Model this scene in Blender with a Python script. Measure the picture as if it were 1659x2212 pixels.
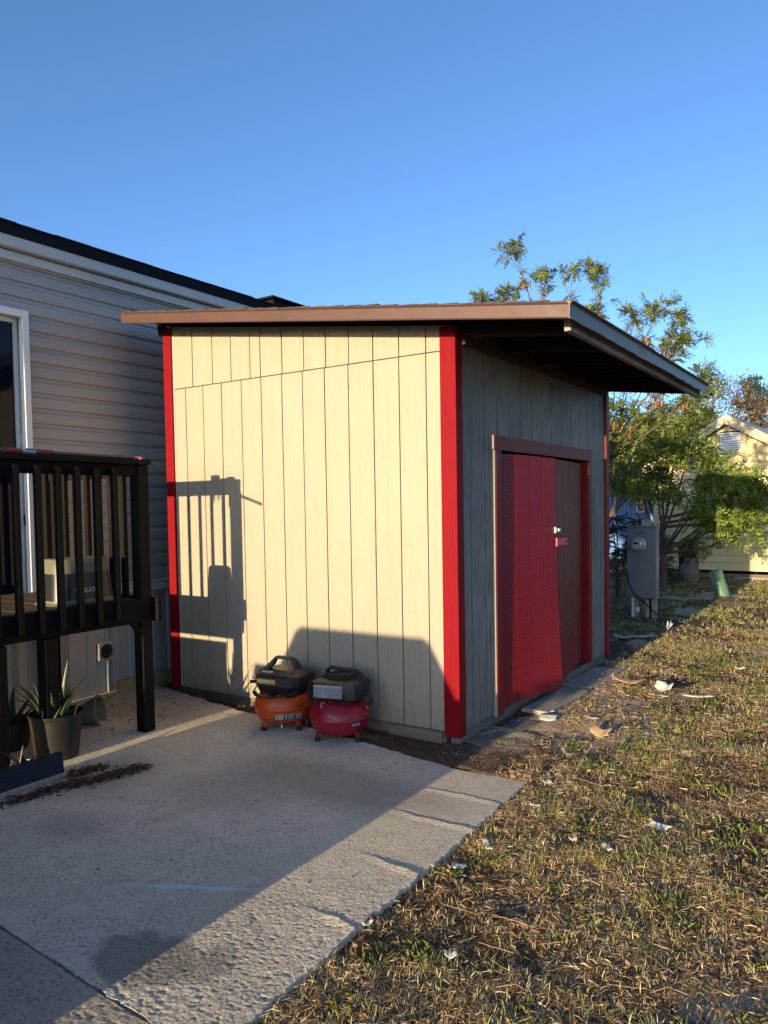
import bpy, bmesh, math, random
import numpy as np
from mathutils import Vector, Matrix, Euler
random.seed(7); rng = np.random.default_rng(11)
S = bpy.context.scene
for o in list(bpy.data.objects): bpy.data.objects.remove(o)
COL = S.collection

# ---------------------------------------------------------------- camera
CAM = Vector((2.3766, -4.2581, 1.55))
yaw, pitch, roll = (math.radians(a) for a in (33.7138, -2.3058, -.9417))
Fw = Vector((-math.sin(yaw)*math.cos(pitch), math.cos(yaw)*math.cos(pitch), math.sin(pitch)))
Rt = Vector((math.cos(yaw), math.sin(yaw), 0)); Up = Rt.cross(Fw)
r2 = Rt*math.cos(roll)+Up*math.sin(roll); u2 = -Rt*math.sin(roll)+Up*math.cos(roll)
cd = bpy.data.cameras.new('camera'); cam = bpy.data.objects.new('camera', cd); COL.objects.link(cam)
m = Matrix((r2, u2, -Fw)).transposed().to_4x4(); m.translation = CAM; cam.matrix_world = m
cd.sensor_fit = 'HORIZONTAL'; cd.sensor_width = 36; cd.lens = 36*1640.3/1659; cd.shift_y = 53.1/1659
cd.clip_start = .05; cd.clip_end = 2000
S.camera = cam
# ---------------------------------------------------------------- light
SUN_EL, SUN_AZ = math.radians(7.5), -.006
w = bpy.data.worlds.new('World'); S.world = w; w.use_nodes = True
nt = w.node_tree; bg = nt.nodes['Background']
sky = nt.nodes.new('ShaderNodeTexSky'); sky.sky_type = 'NISHITA'; sky.sun_disc = False
sky.sun_elevation = SUN_EL; sky.sun_rotation = math.pi+math.atan(SUN_AZ)
sky.altitude = 0; sky.air_density = .62; sky.dust_density = .7; sky.ozone_density = 3.0
nt.links.new(sky.outputs[0], bg.inputs[0]); bg.inputs[1].default_value = .11
sl = bpy.data.lights.new('sun', 'SUN'); sl.energy = 2.9; sl.angle = math.radians(.5); sl.color = (1, .80, .50)
so = bpy.data.objects.new('sun', sl); COL.objects.link(so)
d = Vector((SUN_AZ*math.cos(SUN_EL), math.cos(SUN_EL), -math.sin(SUN_EL)))
so.rotation_euler = d.to_track_quat('-Z', 'Y').to_euler(); so.location = (-.5, -30, 6)
S.view_settings.view_transform = 'Standard'; S.view_settings.look = 'None'
S.view_settings.exposure = 1.70; S.view_settings.gamma = 1; S.view_settings.use_curve_mapping = False

# ---------------------------------------------------------------- helpers
def tag(o, label=None, cat=None, group=None, kind=None):
    if label: o['label'] = label
    if cat: o['category'] = cat
    if group: o['group'] = group
    if kind: o['kind'] = kind
    return o
def thing(name, label, cat, loc=(0, 0, 0), rz=0, group=None, rot=None):
    o = bpy.data.objects.new(name, None); COL.objects.link(o); o.location = loc
    o.rotation_euler = rot if rot else (0, 0, rz); o.empty_display_size = .1
    return tag(o, label, cat, group)
def link(name, me, mat, parent=None, smooth=False):
    o = bpy.data.objects.new(name, me); COL.objects.link(o)
    if mat and not me.materials: me.materials.append(mat)
    if parent is not None: o.parent = parent
    if smooth: me.polygons.foreach_set('use_smooth', [True]*len(me.polygons))
    return o
def pyd(name, V, F, mat, parent=None, smooth=False, bev=0):
    me = bpy.data.meshes.new(name); me.from_pydata([tuple(v) for v in V], [], F); me.update()
    if bev or True:
        bm = bmesh.new(); bm.from_mesh(me); bmesh.ops.recalc_face_normals(bm, faces=bm.faces)
        if bev: bmesh.ops.bevel(bm, geom=bm.edges[:], offset=bev, segments=1, affect='EDGES')
        bm.to_mesh(me); bm.free()
    return link(name, me, mat, parent, smooth)
BF = [(0, 1, 3, 2), (4, 6, 7, 5), (0, 4, 5, 1), (2, 3, 7, 6), (0, 2, 6, 4), (1, 5, 7, 3)]
def box(name, a, b, mat, parent=None, bev=.003, jit=0):
    V = [(x, y, z) for x in (a[0], b[0]) for y in (a[1], b[1]) for z in (a[2], b[2])]
    if jit: V = [(x+random.uniform(-jit, jit), y+random.uniform(-jit, jit), z+random.uniform(-jit, jit)) for x, y, z in V]
    bev = min(bev, .3*min(abs(a[i]-b[i]) for i in range(3)))
    return pyd(name, V, BF, mat, parent, bev=bev)
class MB:
    def __init__(s): s.V = []; s.F = []
    def add(s, V, F):
        n = len(s.V); s.V += [tuple(v) for v in V]; s.F += [tuple(i+n for i in f) for f in F]; return s
    def box(s, a, b): return s.add([(x, y, z) for x in (a[0], b[0]) for y in (a[1], b[1]) for z in (a[2], b[2])], BF)
    def tube(s, pts, rad, n=8, caps=True):
        pts = [Vector(p) for p in pts]; R = rad if hasattr(rad, '__len__') else [rad]*len(pts)
        V = []; F = []; t0 = (pts[1]-pts[0]).normalized()
        u = t0.orthogonal().normalized()
        for i, p in enumerate(pts):
            t = (pts[min(i+1, len(pts)-1)]-pts[max(i-1, 0)]).normalized()
            u = (u-t*u.dot(t)).normalized(); v = t.cross(u)
            for k in range(n):
                a = 2*math.pi*k/n; V.append(p+(u*math.cos(a)+v*math.sin(a))*R[i])
        for i in range(len(pts)-1):
            for k in range(n):
                F.append((i*n+k, i*n+(k+1) % n, (i+1)*n+(k+1) % n, (i+1)*n+k))
        if caps: F.append(tuple(range(n-1, -1, -1))); F.append(tuple((len(pts)-1)*n+k for k in range(n)))
        return s.add(V, F)
    def lathe(s, prof, n=32, c=(0, 0, 0), caps=True):
        V = []; F = []
        for r, z in prof:
            for k in range(n):
                a = 2*math.pi*k/n; V.append((c[0]+r*math.cos(a), c[1]+r*math.sin(a), c[2]+z))
        for i in range(len(prof)-1):
            for k in range(n): F.append((i*n+k, i*n+(k+1) % n, (i+1)*n+(k+1) % n, (i+1)*n+k))
        if caps: F.append(tuple(range(n-1, -1, -1))); F.append(tuple((len(prof)-1)*n+k for k in range(n)))
        return s.add(V, F)
    def build(s, name, mat, parent=None, smooth=False, bev=0):
        return pyd(name, s.V, s.F, mat, parent, smooth, bev)
def prism(name, poly, axis, a, b, mat, parent=None, bev=0, smooth=False):
    """extrude a 2d polygon along axis (0:x 1:y 2:z)"""
    def p3(u, v, t):
        return [(t, u, v), (u, t, v), (u, v, t)][axis]
    n = len(poly); V = [p3(u, v, a) for u, v in poly]+[p3(u, v, b) for u, v in poly]
    F = [tuple(range(n)), tuple(range(2*n-1, n-1, -1))]+[(i, (i+1) % n, n+(i+1) % n, n+i) for i in range(n)]
    return pyd(name, V, F, mat, parent, bev=bev, smooth=smooth)
def smoothshade(o, ang=40):
    me = o.data; me.polygons.foreach_set('use_smooth', [True]*len(me.polygons))
    me.set_sharp_from_angle(angle=math.radians(ang)); return o

# ---------------------------------------------------------------- materials
class NT:
    def __init__(s, name):
        s.m = bpy.data.materials.new(name); s.m.use_nodes = True; s.t = s.m.node_tree; s.N = s.t.nodes
        s.b = s.N['Principled BSDF']; s.tc = s.N.new('ShaderNodeTexCoord')
    def n(s, k, **kw):
        o = s.N.new(k)
        for a, v in kw.items(): setattr(o, a, v)
        return o
    def l(s, a, b): s.t.links.new(a, b)
    def vec(s, scale=(1, 1, 1), loc=(0, 0, 0), world=True):
        mp = s.n('ShaderNodeMapping'); mp.inputs['Scale'].default_value = scale; mp.inputs['Location'].default_value = loc
        if world:
            g = s.n('ShaderNodeNewGeometry'); s.l(g.outputs['Position'], mp.inputs[0])
        else: s.l(s.tc.outputs['Object'], mp.inputs[0])
        return mp.outputs[0]
    def noise(s, v, scale=5, detail=4, rough=.6, dist=0):
        o = s.n('ShaderNodeTexNoise'); o.inputs['Scale'].default_value = scale; o.inputs['Detail'].default_value = detail
        o.inputs['Roughness'].default_value = rough; o.inputs['Distortion'].default_value = dist; s.l(v, o.inputs['Vector']); return o.outputs[0]
    def vor(s, v, scale=20, feat='F1'):
        o = s.n('ShaderNodeTexVoronoi'); o.feature = feat; o.inputs['Scale'].default_value = scale; s.l(v, o.inputs['Vector']); return o.outputs['Distance']
    def ramp(s, f, stops):
        o = s.n('ShaderNodeValToRGB'); e = o.color_ramp.elements
        while len(e) < len(stops): e.new(.5)
        for i, (p, c) in enumerate(stops):
            e[i].position = p; e[i].color = (c, c, c, 1) if not hasattr(c, '__len__') else tuple(c)+(1,)
        s.l(f, o.inputs[0]); return o.outputs[0]
    def mix(s, f, a, b, bt='MIX'):
        o = s.n('ShaderNodeMix', data_type='RGBA', blend_type=bt)
        for k, v in ((0, f), (6, a), (7, b)):
            if hasattr(v, 'is_linked'): s.l(v, o.inputs[k])
            elif k: o.inputs[k].default_value = tuple(v)+(1,)
            else: o.inputs[0].default_value = v
        return o.outputs[2]
    def math(s, op, a, b=0.0):
        o = s.n('ShaderNodeMath', operation=op)
        for k, v in ((0, a), (1, b)):
            if hasattr(v, 'is_linked'): s.l(v, o.inputs[k])
            else: o.inputs[k].default_value = v
        return o.outputs[0]
    def sep(s, v):
        o = s.n('ShaderNodeSeparateXYZ'); s.l(v, o.inputs[0]); return o.outputs
    def bump(s, h, st=.4, dist=.01, prev=None):
        o = s.n('ShaderNodeBump'); o.inputs['Strength'].default_value = st; o.inputs['Distance'].default_value = dist
        s.l(h, o.inputs['Height'])
        if prev is not None: s.l(prev, o.inputs['Normal'])
        s.l(o.outputs[0], s.b.inputs['Normal']); return o.outputs[0]
    def out(s, col=None, rough=None, metal=None, spec=None):
        for nm, v in (('Base Color', col), ('Roughness', rough), ('Metallic', metal), ('Specular IOR Level', spec)):
            if v is None: continue
            if hasattr(v, 'is_linked'): s.l(v, s.b.inputs[nm])
            else: s.b.inputs[nm].default_value = tuple(v)+(1,) if hasattr(v, '__len__') else v
        return s.m
def lin(r, g, b):
    return tuple(((c/255+.055)/1.055)**2.4 if c > 10 else c/255/12.92 for c in (r, g, b))
def sub(c, k): return tuple(x*k for x in c)

def wood_paint(name, col, rough=.55, grain_axis=2, col2=None, bump=.5, dirt=.25, scale=1.0, top_tone=None, spec=.25, cover=.46, gs=130, splash=0):
    q = NT(name); st = [1, 1, 1]; st[grain_axis] = .07
    v = q.vec(tuple(x*scale for x in st))
    g = q.noise(v, gs, 5, .68, .8); g2 = q.noise(v, 34, 4, .6, 1.2)
    big = q.noise(q.vec(), 1.7, 4, .6)
    c = q.mix(q.ramp(big, [(.35, 0), (.75, 1)]), col, col2 or sub(col, .86))
    c = q.mix(q.math('MULTIPLY', q.ramp(g, [(cover-.16, 1), (cover, 0)]), dirt), c, sub(col, .35))
    sp = q.noise(q.vec((1, 1, 1)), 45, 2, .5); c = q.mix(q.ramp(sp, [(.70, 0), (.735, .55)]), c, sub(col, .45))
    if top_tone:  # tone graded by height; on the frame it paints in dim eave light
        z = q.sep(q.vec())[2]; f = q.ramp(q.math('ADD', z, q.math('MULTIPLY', q.math('SUBTRACT', g2, .5), .8)), [(top_tone[0]/3, 0), (top_tone[1]/3, 1)])
        f = q.ramp(q.math('DIVIDE', q.math('ADD', z, q.math('MULTIPLY', q.math('SUBTRACT', g2, .5), .9)), 3.0), [(top_tone[0]/3, 0), (top_tone[1]/3, 1)])
        c = q.mix(f, c, top_tone[2])
    if splash:
        z = q.sep(q.vec())[2]; nn = q.noise(q.vec((1, 1, 1)), 9, 5, .7)
        f = q.ramp(q.math('ADD', q.math('MULTIPLY', z, 1.6), q.math('MULTIPLY', q.math('SUBTRACT', nn, .5), 1.3)), [(.05, splash), (.55, 0)]); c = q.mix(f, c, (.17, .13, .09))
        vv = q.noise(q.vec((6, 6, .5)), 2.2, 3, .6); c = q.mix(q.ramp(vv, [(.52, 0), (.75, .16)]), c, sub(col, .65))
    h = q.math('ADD', g, q.math('MULTIPLY', g2, 1.6))
    q.bump(h, bump, .006)
    return q.out(c, rough, spec=spec)
BEIGE = (.355, .31, .235)
M = {}
M['siding'] = wood_paint('beige_siding_paint', BEIGE, .6, 2, sub(BEIGE, .95), .7, .10, cover=.48, gs=62, splash=.5)
M['siding_grey'] = wood_paint('grey_siding_paint', (.265, .25, .215), .55, 2, (.165, .155, .135), 1.0, 1.0, spec=.2, cover=.50, gs=75, splash=.5)  # duller and greyer than the side wall, with strong grain streaks
M['groove'] = wood_paint('groove_shade', (.10, .085, .06), .9)
M['red'] = wood_paint('red_trim_paint', (.205, .0025, .008), .6, 2, (.18, .002, .007), .55, .45, spec=.12)
M['red_door'] = wood_paint('red_door_paint', (.21, .005, .013), .5, 1, (.165, .004, .010), .45, .8, spec=.2, cover=.47, gs=80)
M['red_frame'] = wood_paint('red_frame_paint_dim_top', (.24, .012, .018), .5, 2, (.19, .010, .014), .7, .5, top_tone=(1.0, 2.1, (.15, .04, .032)), spec=.1)  # dimness and sky sheen under the eave painted as brown towards the top
M['red_worn'] = wood_paint('worn_door_paint_browner_up', (.24, .028, .025), .65, 1, (.19, .02, .02), .6, 1.0, top_tone=(.4, 1.4, (.25, .105, .07)), spec=.08, cover=.5, gs=70)  # worn dark lines; red at the foot, browner towards the top
M['skid'] = wood_paint('grey_timber', (.20, .17, .13), .85, 0, (.12, .10, .08), .8, .5)
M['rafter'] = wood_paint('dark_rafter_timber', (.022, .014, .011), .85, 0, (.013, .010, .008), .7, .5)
M['header'] = wood_paint('weathered_header_timber', (.42, .39, .34), .85, 1, (.10, .09, .08), 1, .8)
M['ledger'] = wood_paint('brown_ledger_timber', (.07, .042, .032), .8, 1, (.05, .03, .025), .8, .5)
M['deck'] = wood_paint('black_stained_timber', (.012, .011, .008), .55, 2, (.008, .007, .005), .9, .5, spec=.07)
M['deckx'] = wood_paint('black_stained_rail_timber', (.011, .010, .008), .55, 1, (.007, .006, .005), .9, .5, spec=.07)
M['deckboard'] = wood_paint('weathered_deck_board_timber', (.11, .075, .045), .7, 0, (.06, .04, .025), .9, .5)
M['lumber'] = wood_paint('new_yellow_lumber', (.42, .30, .10), .7, 1, (.34, .24, .09), .4, .25)
M['greyboard'] = wood_paint('old_grey_board', (.36, .30, .24), .8, 1, (.27, .22, .17), .6, .35)

M['door_back'] = wood_paint('dark_red_groove_paint', (.045, .006, .008), .7)
def plain(name, col, rough=.5, metal=0, bump=0, bs=60, var=.1, spec=.5):
    q = NT(name); v = q.vec(); a = q.noise(v, 6, 4, .6)
    c = q.mix(q.ramp(a, [(.3, 0), (.7, 1)]), sub(col, 1-var), sub(col, 1+var))
    if bump: q.bump(q.noise(v, bs, 4, .6), bump, .004)
    return q.out(c, rough, metal, spec)
def fascia_mat(name, col, rough, metal):
    q = NT(name); v = q.vec((1, 1, 1)); a = q.noise(v, 3, 5, .6); s_ = q.noise(q.vec((60, 60, 4)), 1, 4, .7)
    c = q.mix(q.ramp(a, [(.35, 0), (.7, 1)]), col, sub(col, .82)); c = q.mix(q.ramp(s_, [(.55, 0), (.8, .35)]), c, sub(col, .5))
    q.bump(q.noise(q.vec((1, 1, .3)), 5, 2, .4), .25, .012)
    return q.out(c, rough, metal)
M['drip'] = fascia_mat('brown_metal_drip_edge', (.088, .040, .028), .5, .0)
M['drip_eave'] = fascia_mat('worn_metal_drip_edge', (.14, .105, .075), .5, .1)
def vinyl(name, col, r=.38):
    q = NT(name); v = q.vec((8, .6, 8)); a = q.noise(v, 1.5, 4, .6); f = q.noise(q.vec((1, .15, 1)), 90, 3, .6)
    c = q.mix(q.ramp(a, [(.3, 0), (.75, 1)]), col, sub(col, .88)); q.bump(f, .12, .002)
    return q.out(c, r, spec=.5)
M['vinyl'] = vinyl('grey_vinyl_siding', (.35, .325, .30))
M['vinyl_skirt'] = vinyl('grey_vinyl_skirting', (.47, .42, .36), .45)
M['white'] = plain('white_painted_metal', (.74, .73, .70), .4, var=.05)
M['white_alum'] = plain('off_white_aluminium', (.52, .51, .48), .45, var=.07, bump=.1, bs=8)
M['blackroof'] = plain('black_roof_edge', (.008, .008, .010), .7, spec=.15)
M['black'] = plain('black_plastic', (.011, .011, .011), .42, bump=.2, bs=200)
M['rubber'] = plain('black_rubber', (.014, .014, .013), .7)
M['brass'] = plain('brass_fitting', (.55, .45, .28), .3, 1)
M['chrome'] = plain('bright_metal', (.55, .55, .52), .4, .6)
M['darkhole'] = plain('dark_interior', (.01, .01, .01), .9)
def shingle_mat():
    q = NT('brown_asphalt_shingle'); v = q.vec(); a = q.vor(v, 400); b = q.noise(v, 30, 4, .7)
    c = q.mix(q.ramp(b, [(.3, 0), (.7, 1)]), (.035, .022, .017), (.10, .065, .05)); q.bump(a, .6, .004)
    return q.out(c, .9)
M['shingle'] = shingle_mat()
def glass_mat():
    q = NT('dark_door_glass'); return q.out((.004, .006, .012), .06, spec=.22)
M['glass'] = glass_mat()
def concrete(name, col, rough_amt, dark=.0):
    q = NT(name); v = q.vec()
    a = q.noise(v, .9, 5, .6); b = q.noise(v, 9, 5, .65); ag = q.vor(v, 95); ag2 = q.vor(v, 330)
    ln = q.noise(q.vec((.35, 1, 1)), 42, 4, .6, .8)
    c = q.mix(q.ramp(a, [(.3, 0), (.7, 1)]), col, sub(col, .78))
    c = q.mix(q.ramp(b, [(.42, 0), (.75, .55)]), c, sub(col, .55))
    c = q.mix(q.ramp(ag, [(.05, .6), (.26, 0)]), c, sub(col, 1.55))
    c = q.mix(q.ramp(q.noise(v, 75, 3, .75), [(.53, 0), (.64, .8)]), c, sub(col, .25))
    x, y, z = q.sep(v)
    # wet dark stain near the joint
    def blob(cx, cy, rx, ry, k, e0=.45):
        dx = q.math('DIVIDE', q.math('SUBTRACT', x, cx), rx); dy = q.math('DIVIDE', q.math('SUBTRACT', y, cy), ry)
        r = q.math('SQRT', q.math('ADD', q.math('MULTIPLY', dx, dx), q.math('MULTIPLY', dy, dy)))
        r = q.math('ADD', r, q.math('MULTIPLY', q.math('SUBTRACT', b, .5), 1.1))
        return q.math('MULTIPLY', q.ramp(r, [(e0, 1), (1.0, 0)]), k)
    c = q.mix(blob(.24, -2.60, .22, .17, .55, .74), c, (.045, .047, .055))
    c = q.mix(blob(.46, -2.50, .10, .13, .4, .7), c, (.045, .047, .055))
    c = q.mix(blob(-.25, -.95, .80, .38, .62), c, (.23, .19, .15))
    c = q.mix(blob(-1.35, -1.6, .32, .45, .5), c, sub(col, .4))
    c = q.mix(blob(-2.3, -.5, .8, .5, .45), c, (.30, .22, .15))
    c = q.mix(blob(-.6, -1.35, .5, .3, .4), c, (.27, .23, .19))
    c = q.mix(blob(-.9, -2.1, .25, .18, .4), c, (.25, .22, .19))
    c = q.mix(blob(.35, -.9, .45, .2, .3), c, (.30, .25, .19))
    # chalky white arc
    u = q.math('MULTIPLY', q.math('ADD', x, .28), .0)
    t = q.math('SUBTRACT', y, q.math('ADD', -2.175, q.math('MULTIPLY', x, .55)))
    t = q.math('ABSOLUTE', t)
    band = q.ramp(q.math('ADD', q.math('MULTIPLY', t, 20), q.math('MULTIPLY', q.math('SUBTRACT', b, .45), 1.0)), [(.22, 1), (.55, 0)])
    xr = q.math('MULTIPLY', q.ramp(q.math('ADD', x, .5), [(.18, 0), (.40, 1)]), q.ramp(q.math('ADD', x, .3), [(.42, 1), (.62, 0)]))
    c = q.mix(q.math('MULTIPLY', q.math('MULTIPLY', band, xr), .75), c, (.62, .64, .68))
    # white rim of spray paint at the far edge
    t2 = q.math('ABSOLUTE', q.math('ADD', q.math('ADD', y, .34), q.math('MULTIPLY', x, .07)))
    band2 = q.ramp(q.math('ADD', q.math('MULTIPLY', t2, 20), q.math('MULTIPLY', q.math('SUBTRACT', b, .5), 1.3)), [(.2, 1), (.5, 0)])
    xr2 = q.math('MULTIPLY', q.ramp(q.math('ADD', x, 1), [(.30, 0), (.42, 1)]), q.ramp(q.math('ADD', x, 1), [(.62, 1), (.9, 0)]))
    c = q.mix(q.math('MULTIPLY', q.math('MULTIPLY', band2, xr2), .6), c, (.6, .6, .58))
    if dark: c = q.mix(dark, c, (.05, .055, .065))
    pit = q.noise(v, 80, 5, .7); fine = q.noise(v, 110, 4, .8)
    # the worn surface is coarser towards the open corner
    k = q.ramp(q.math('ADD', q.math('MULTIPLY', y, -.35), q.math('MULTIPLY', q.math('SUBTRACT', a, .5), .6)), [(.25, .35), (.85, 1)])
    h = q.math('MULTIPLY', q.math('ADD', q.math('MULTIPLY', pit, 2.0), q.math('ADD', fine, q.math('MULTIPLY', ln, .8))), k)
    q.bump(h, rough_amt, .005)
    return q.out(c, .92, spec=.25)
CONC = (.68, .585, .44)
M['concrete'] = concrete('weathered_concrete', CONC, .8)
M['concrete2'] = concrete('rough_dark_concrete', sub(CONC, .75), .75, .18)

def attr_leaf(name, rough=.5, trans=.3, attr='Col', var=.25):
    q = NT(name); a = q.n('ShaderNodeAttribute'); a.attribute_name = attr
    q.out(a.outputs['Color'], rough, spec=.3)
    if trans:
        tr = q.n('ShaderNodeBsdfTranslucent'); q.l(a.outputs['Color'], tr.inputs[0])
        mx = q.n('ShaderNodeMixShader'); mx.inputs[0].default_value = trans
        q.l(q.b.outputs[0], mx.inputs[1]); q.l(tr.outputs[0], mx.inputs[2])
        q.l(mx.outputs[0], q.N['Material Output'].inputs[0])
    return q.m
M['leafcol'] = attr_leaf('foliage', .42, .28); M['grasscol'] = attr_leaf('grass_blades', .55, .22); M['littercol'] = attr_leaf('leaf_litter', .65, .1)
M['bark'] = wood_paint('tree_bark', (.13, .10, .075), .9, 2, (.07, .055, .04), 1, .5)

# ---------------------------------------------------------------- noise in numpy
def vnoise(x, y, seed=0):
    x = np.asarray(x, float); y = np.asarray(y, float)
    xi = np.floor(x).astype(np.int64); yi = np.floor(y).astype(np.int64); fx = x-xi; fy = y-yi
    def h(a, b):
        n = (a*374761393+b*668265263+seed*1442695041) & 0xffffffff; n = ((n ^ (n >> 13))*1274126177) & 0xffffffff
        return ((n ^ (n >> 16)) & 0xffff)/65535.
    sx = fx*fx*(3-2*fx); sy = fy*fy*(3-2*fy)
    return (h(xi, yi)*(1-sx)+h(xi+1, yi)*sx)*(1-sy)+(h(xi, yi+1)*(1-sx)+h(xi+1, yi+1)*sx)*sy
def fbm(x, y, seed=0, o=4):
    s = 0; a = .5; t = 0
    for i in range(o): s = s+a*vnoise(np.asarray(x)*2**i, np.asarray(y)*2**i, seed+i*7); t += a; a *= .55
    return s/t
def sstep(a, b, x): t = np.clip((x-a)/(b-a), 0, 1); return t*t*(3-2*t)
# ---------------------------------------------------------------- slab shape and ground height
def slabz(x): return .045*np.clip((.2-np.asarray(x, float))/2.0, 0, 1.2)
FE = [(-6.5, .25), (-2.8, .0), (-2.41, -.056), (-1.77, -.167), (-.55, -.236), (-.04, -.31), (.43, -.36), (.70, -.368)]
def far_edge(x): return np.interp(x, [p[0] for p in FE], [p[1] for p in FE])
def right_edge(y): return np.interp(y, [-7, -2.7, -.37], [.83, .78, .705])
def gz(x, y):
    x = np.asarray(x, float); y = np.asarray(y, float)
    z = -.026+.031*sstep(-.6, .8, y)
    inshed = (x > -2.9) & (x < .35) & (y > -.45) & (y < 3.3)
    b = (fbm(x*2.2, y*2.2, 3)-.5)*.045+(fbm(x*9, y*9, 5)-.5)*.02
    z = z+b*np.where(y > 20, .3, 1)
    z = np.where((x < .72) & (y < .5) & (y > far_edge(x)), np.maximum(z, -.01)*.6+.012+b*.2, z)
    under = (x < right_edge(y)-.03) & (y < far_edge(x)-.03)
    z = np.where(under, -.16, z)
    # dirt mound at green pedestal
    z = z+.05*np.exp(-((x-.15)**2+(y-8.55)**2)/.04)
    return z
def sandiness(x, y):
    x = np.asarray(x, float); y = np.asarray(y, float)
    s = sstep(.56, .70, fbm(x*1.3+3, y*1.3, 21))*sstep(-1.5, 1.5, y)
    def bl(cx, cy, rx, ry): return np.exp(-(((x-cx)/rx)**2+((y-cy)/ry)**2))
    s = np.maximum(s*.75, 0)
    s = np.maximum(s, 1.1*bl(.30, 1.95, .26, 1.2)); s = np.maximum(s, 1.0*bl(2.05, -1.75, .26, .2))
    s = np.maximum(s, .6*bl(1.33, -1.5, .12, .08)); s = np.maximum(s, .6*bl(.15, 4.2, .25, .5)); s = np.maximum(s, .62*bl(.30, .30, .36, .5))
    s = np.maximum(s, .7*bl(1.35, 4.3, .25, .3)); s = np.maximum(s, .55*bl(.5, 8.0, .5, .5)); s = np.maximum(s, .9*bl(1.0, 2.05, .2, .22))
    return np.clip(s+(fbm(x*7, y*7, 33)-.5)*.5, 0, 1)

def ground():
    xs = np.concatenate([-60-np.arange(6)[::-1]**2*60., np.linspace(-55, -6, 14), np.linspace(-5.5, -.3, 40), np.arange(-.26, 3.4, .022), np.linspace(3.5, 8, 26), np.linspace(9, 60, 16), 60+(1+np.arange(6))**2*60.])
    ys = np.concatenate([[-400, -120, -60, -30, -15, -8, -5, -4], np.arange(-3.3, 4.0, .022), np.arange(4.0, 14, .06), np.linspace(14.2, 40, 40), np.linspace(44, 120, 12), [200, 400, 800, 1500]])
    X, Y = np.meshgrid(xs, ys); Z = gz(X, Y)
    nx, ny = len(xs), len(ys)
    V = np.stack([X, Y, Z], -1).reshape(-1, 3)
    i = np.arange((ny-1)*(nx-1)); r = i//(nx-1); c = i % (nx-1); a = r*nx+c
    F = np.stack([a, a+1, a+1+nx, a+nx], -1)
    me = bpy.data.meshes.new('ground'); me.vertices.add(len(V)); me.vertices.foreach_set('co', V.ravel())
    me.loops.add(F.size); me.loops.foreach_set('vertex_index', F.ravel()); me.polygons.add(len(F))
    me.polygons.foreach_set('loop_start', np.arange(len(F))*4); me.polygons.foreach_set('loop_total', np.full(len(F), 4)); me.update()
    at = me.attributes.new('sand', 'FLOAT', 'POINT'); at.data.foreach_set('value', sandiness(X, Y).ravel().astype(np.float32))
    q = NT('sandy_soil'); v = q.vec(); s = q.n('ShaderNodeAttribute'); s.attribute_name = 'sand'
    n1 = q.noise(v, 14, 6, .7); n2 = q.noise(v, 90, 4, .7); n3 = q.vor(v, 160)
    dark = q.mix(n2, (.05, .031, .018), (.19, .12, .07)); sand = q.mix(n2, (.26, .185, .12), (.66, .53, .38))
    f = q.ramp(q.math('ADD', s.outputs['Fac'], q.math('MULTIPLY', q.math('SUBTRACT', n1, .5), .9)), [(.30, 0), (.62, 1)])
    c = q.mix(f, dark, sand); c = q.mix(q.ramp(n3, [(.05, .35), (.14, 0)]), c, (.5, .45, .38))
    yy = q.sep(v)[1]; far = q.ramp(q.math('DIVIDE', yy, 60), [(.2, 0), (.35, 1)]); c = q.mix(far, c, q.mix(n1, (.10, .10, .04), (.20, .17, .08)))
    q.bump(q.math('ADD', n2, q.math('MULTIPLY', n1, 1.2)), 1.0, .016)
    q.out(c, .95, spec=.15)
    o = link('ground', me, q.m, None, True); tag(o, kind='structure')
ground()

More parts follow.
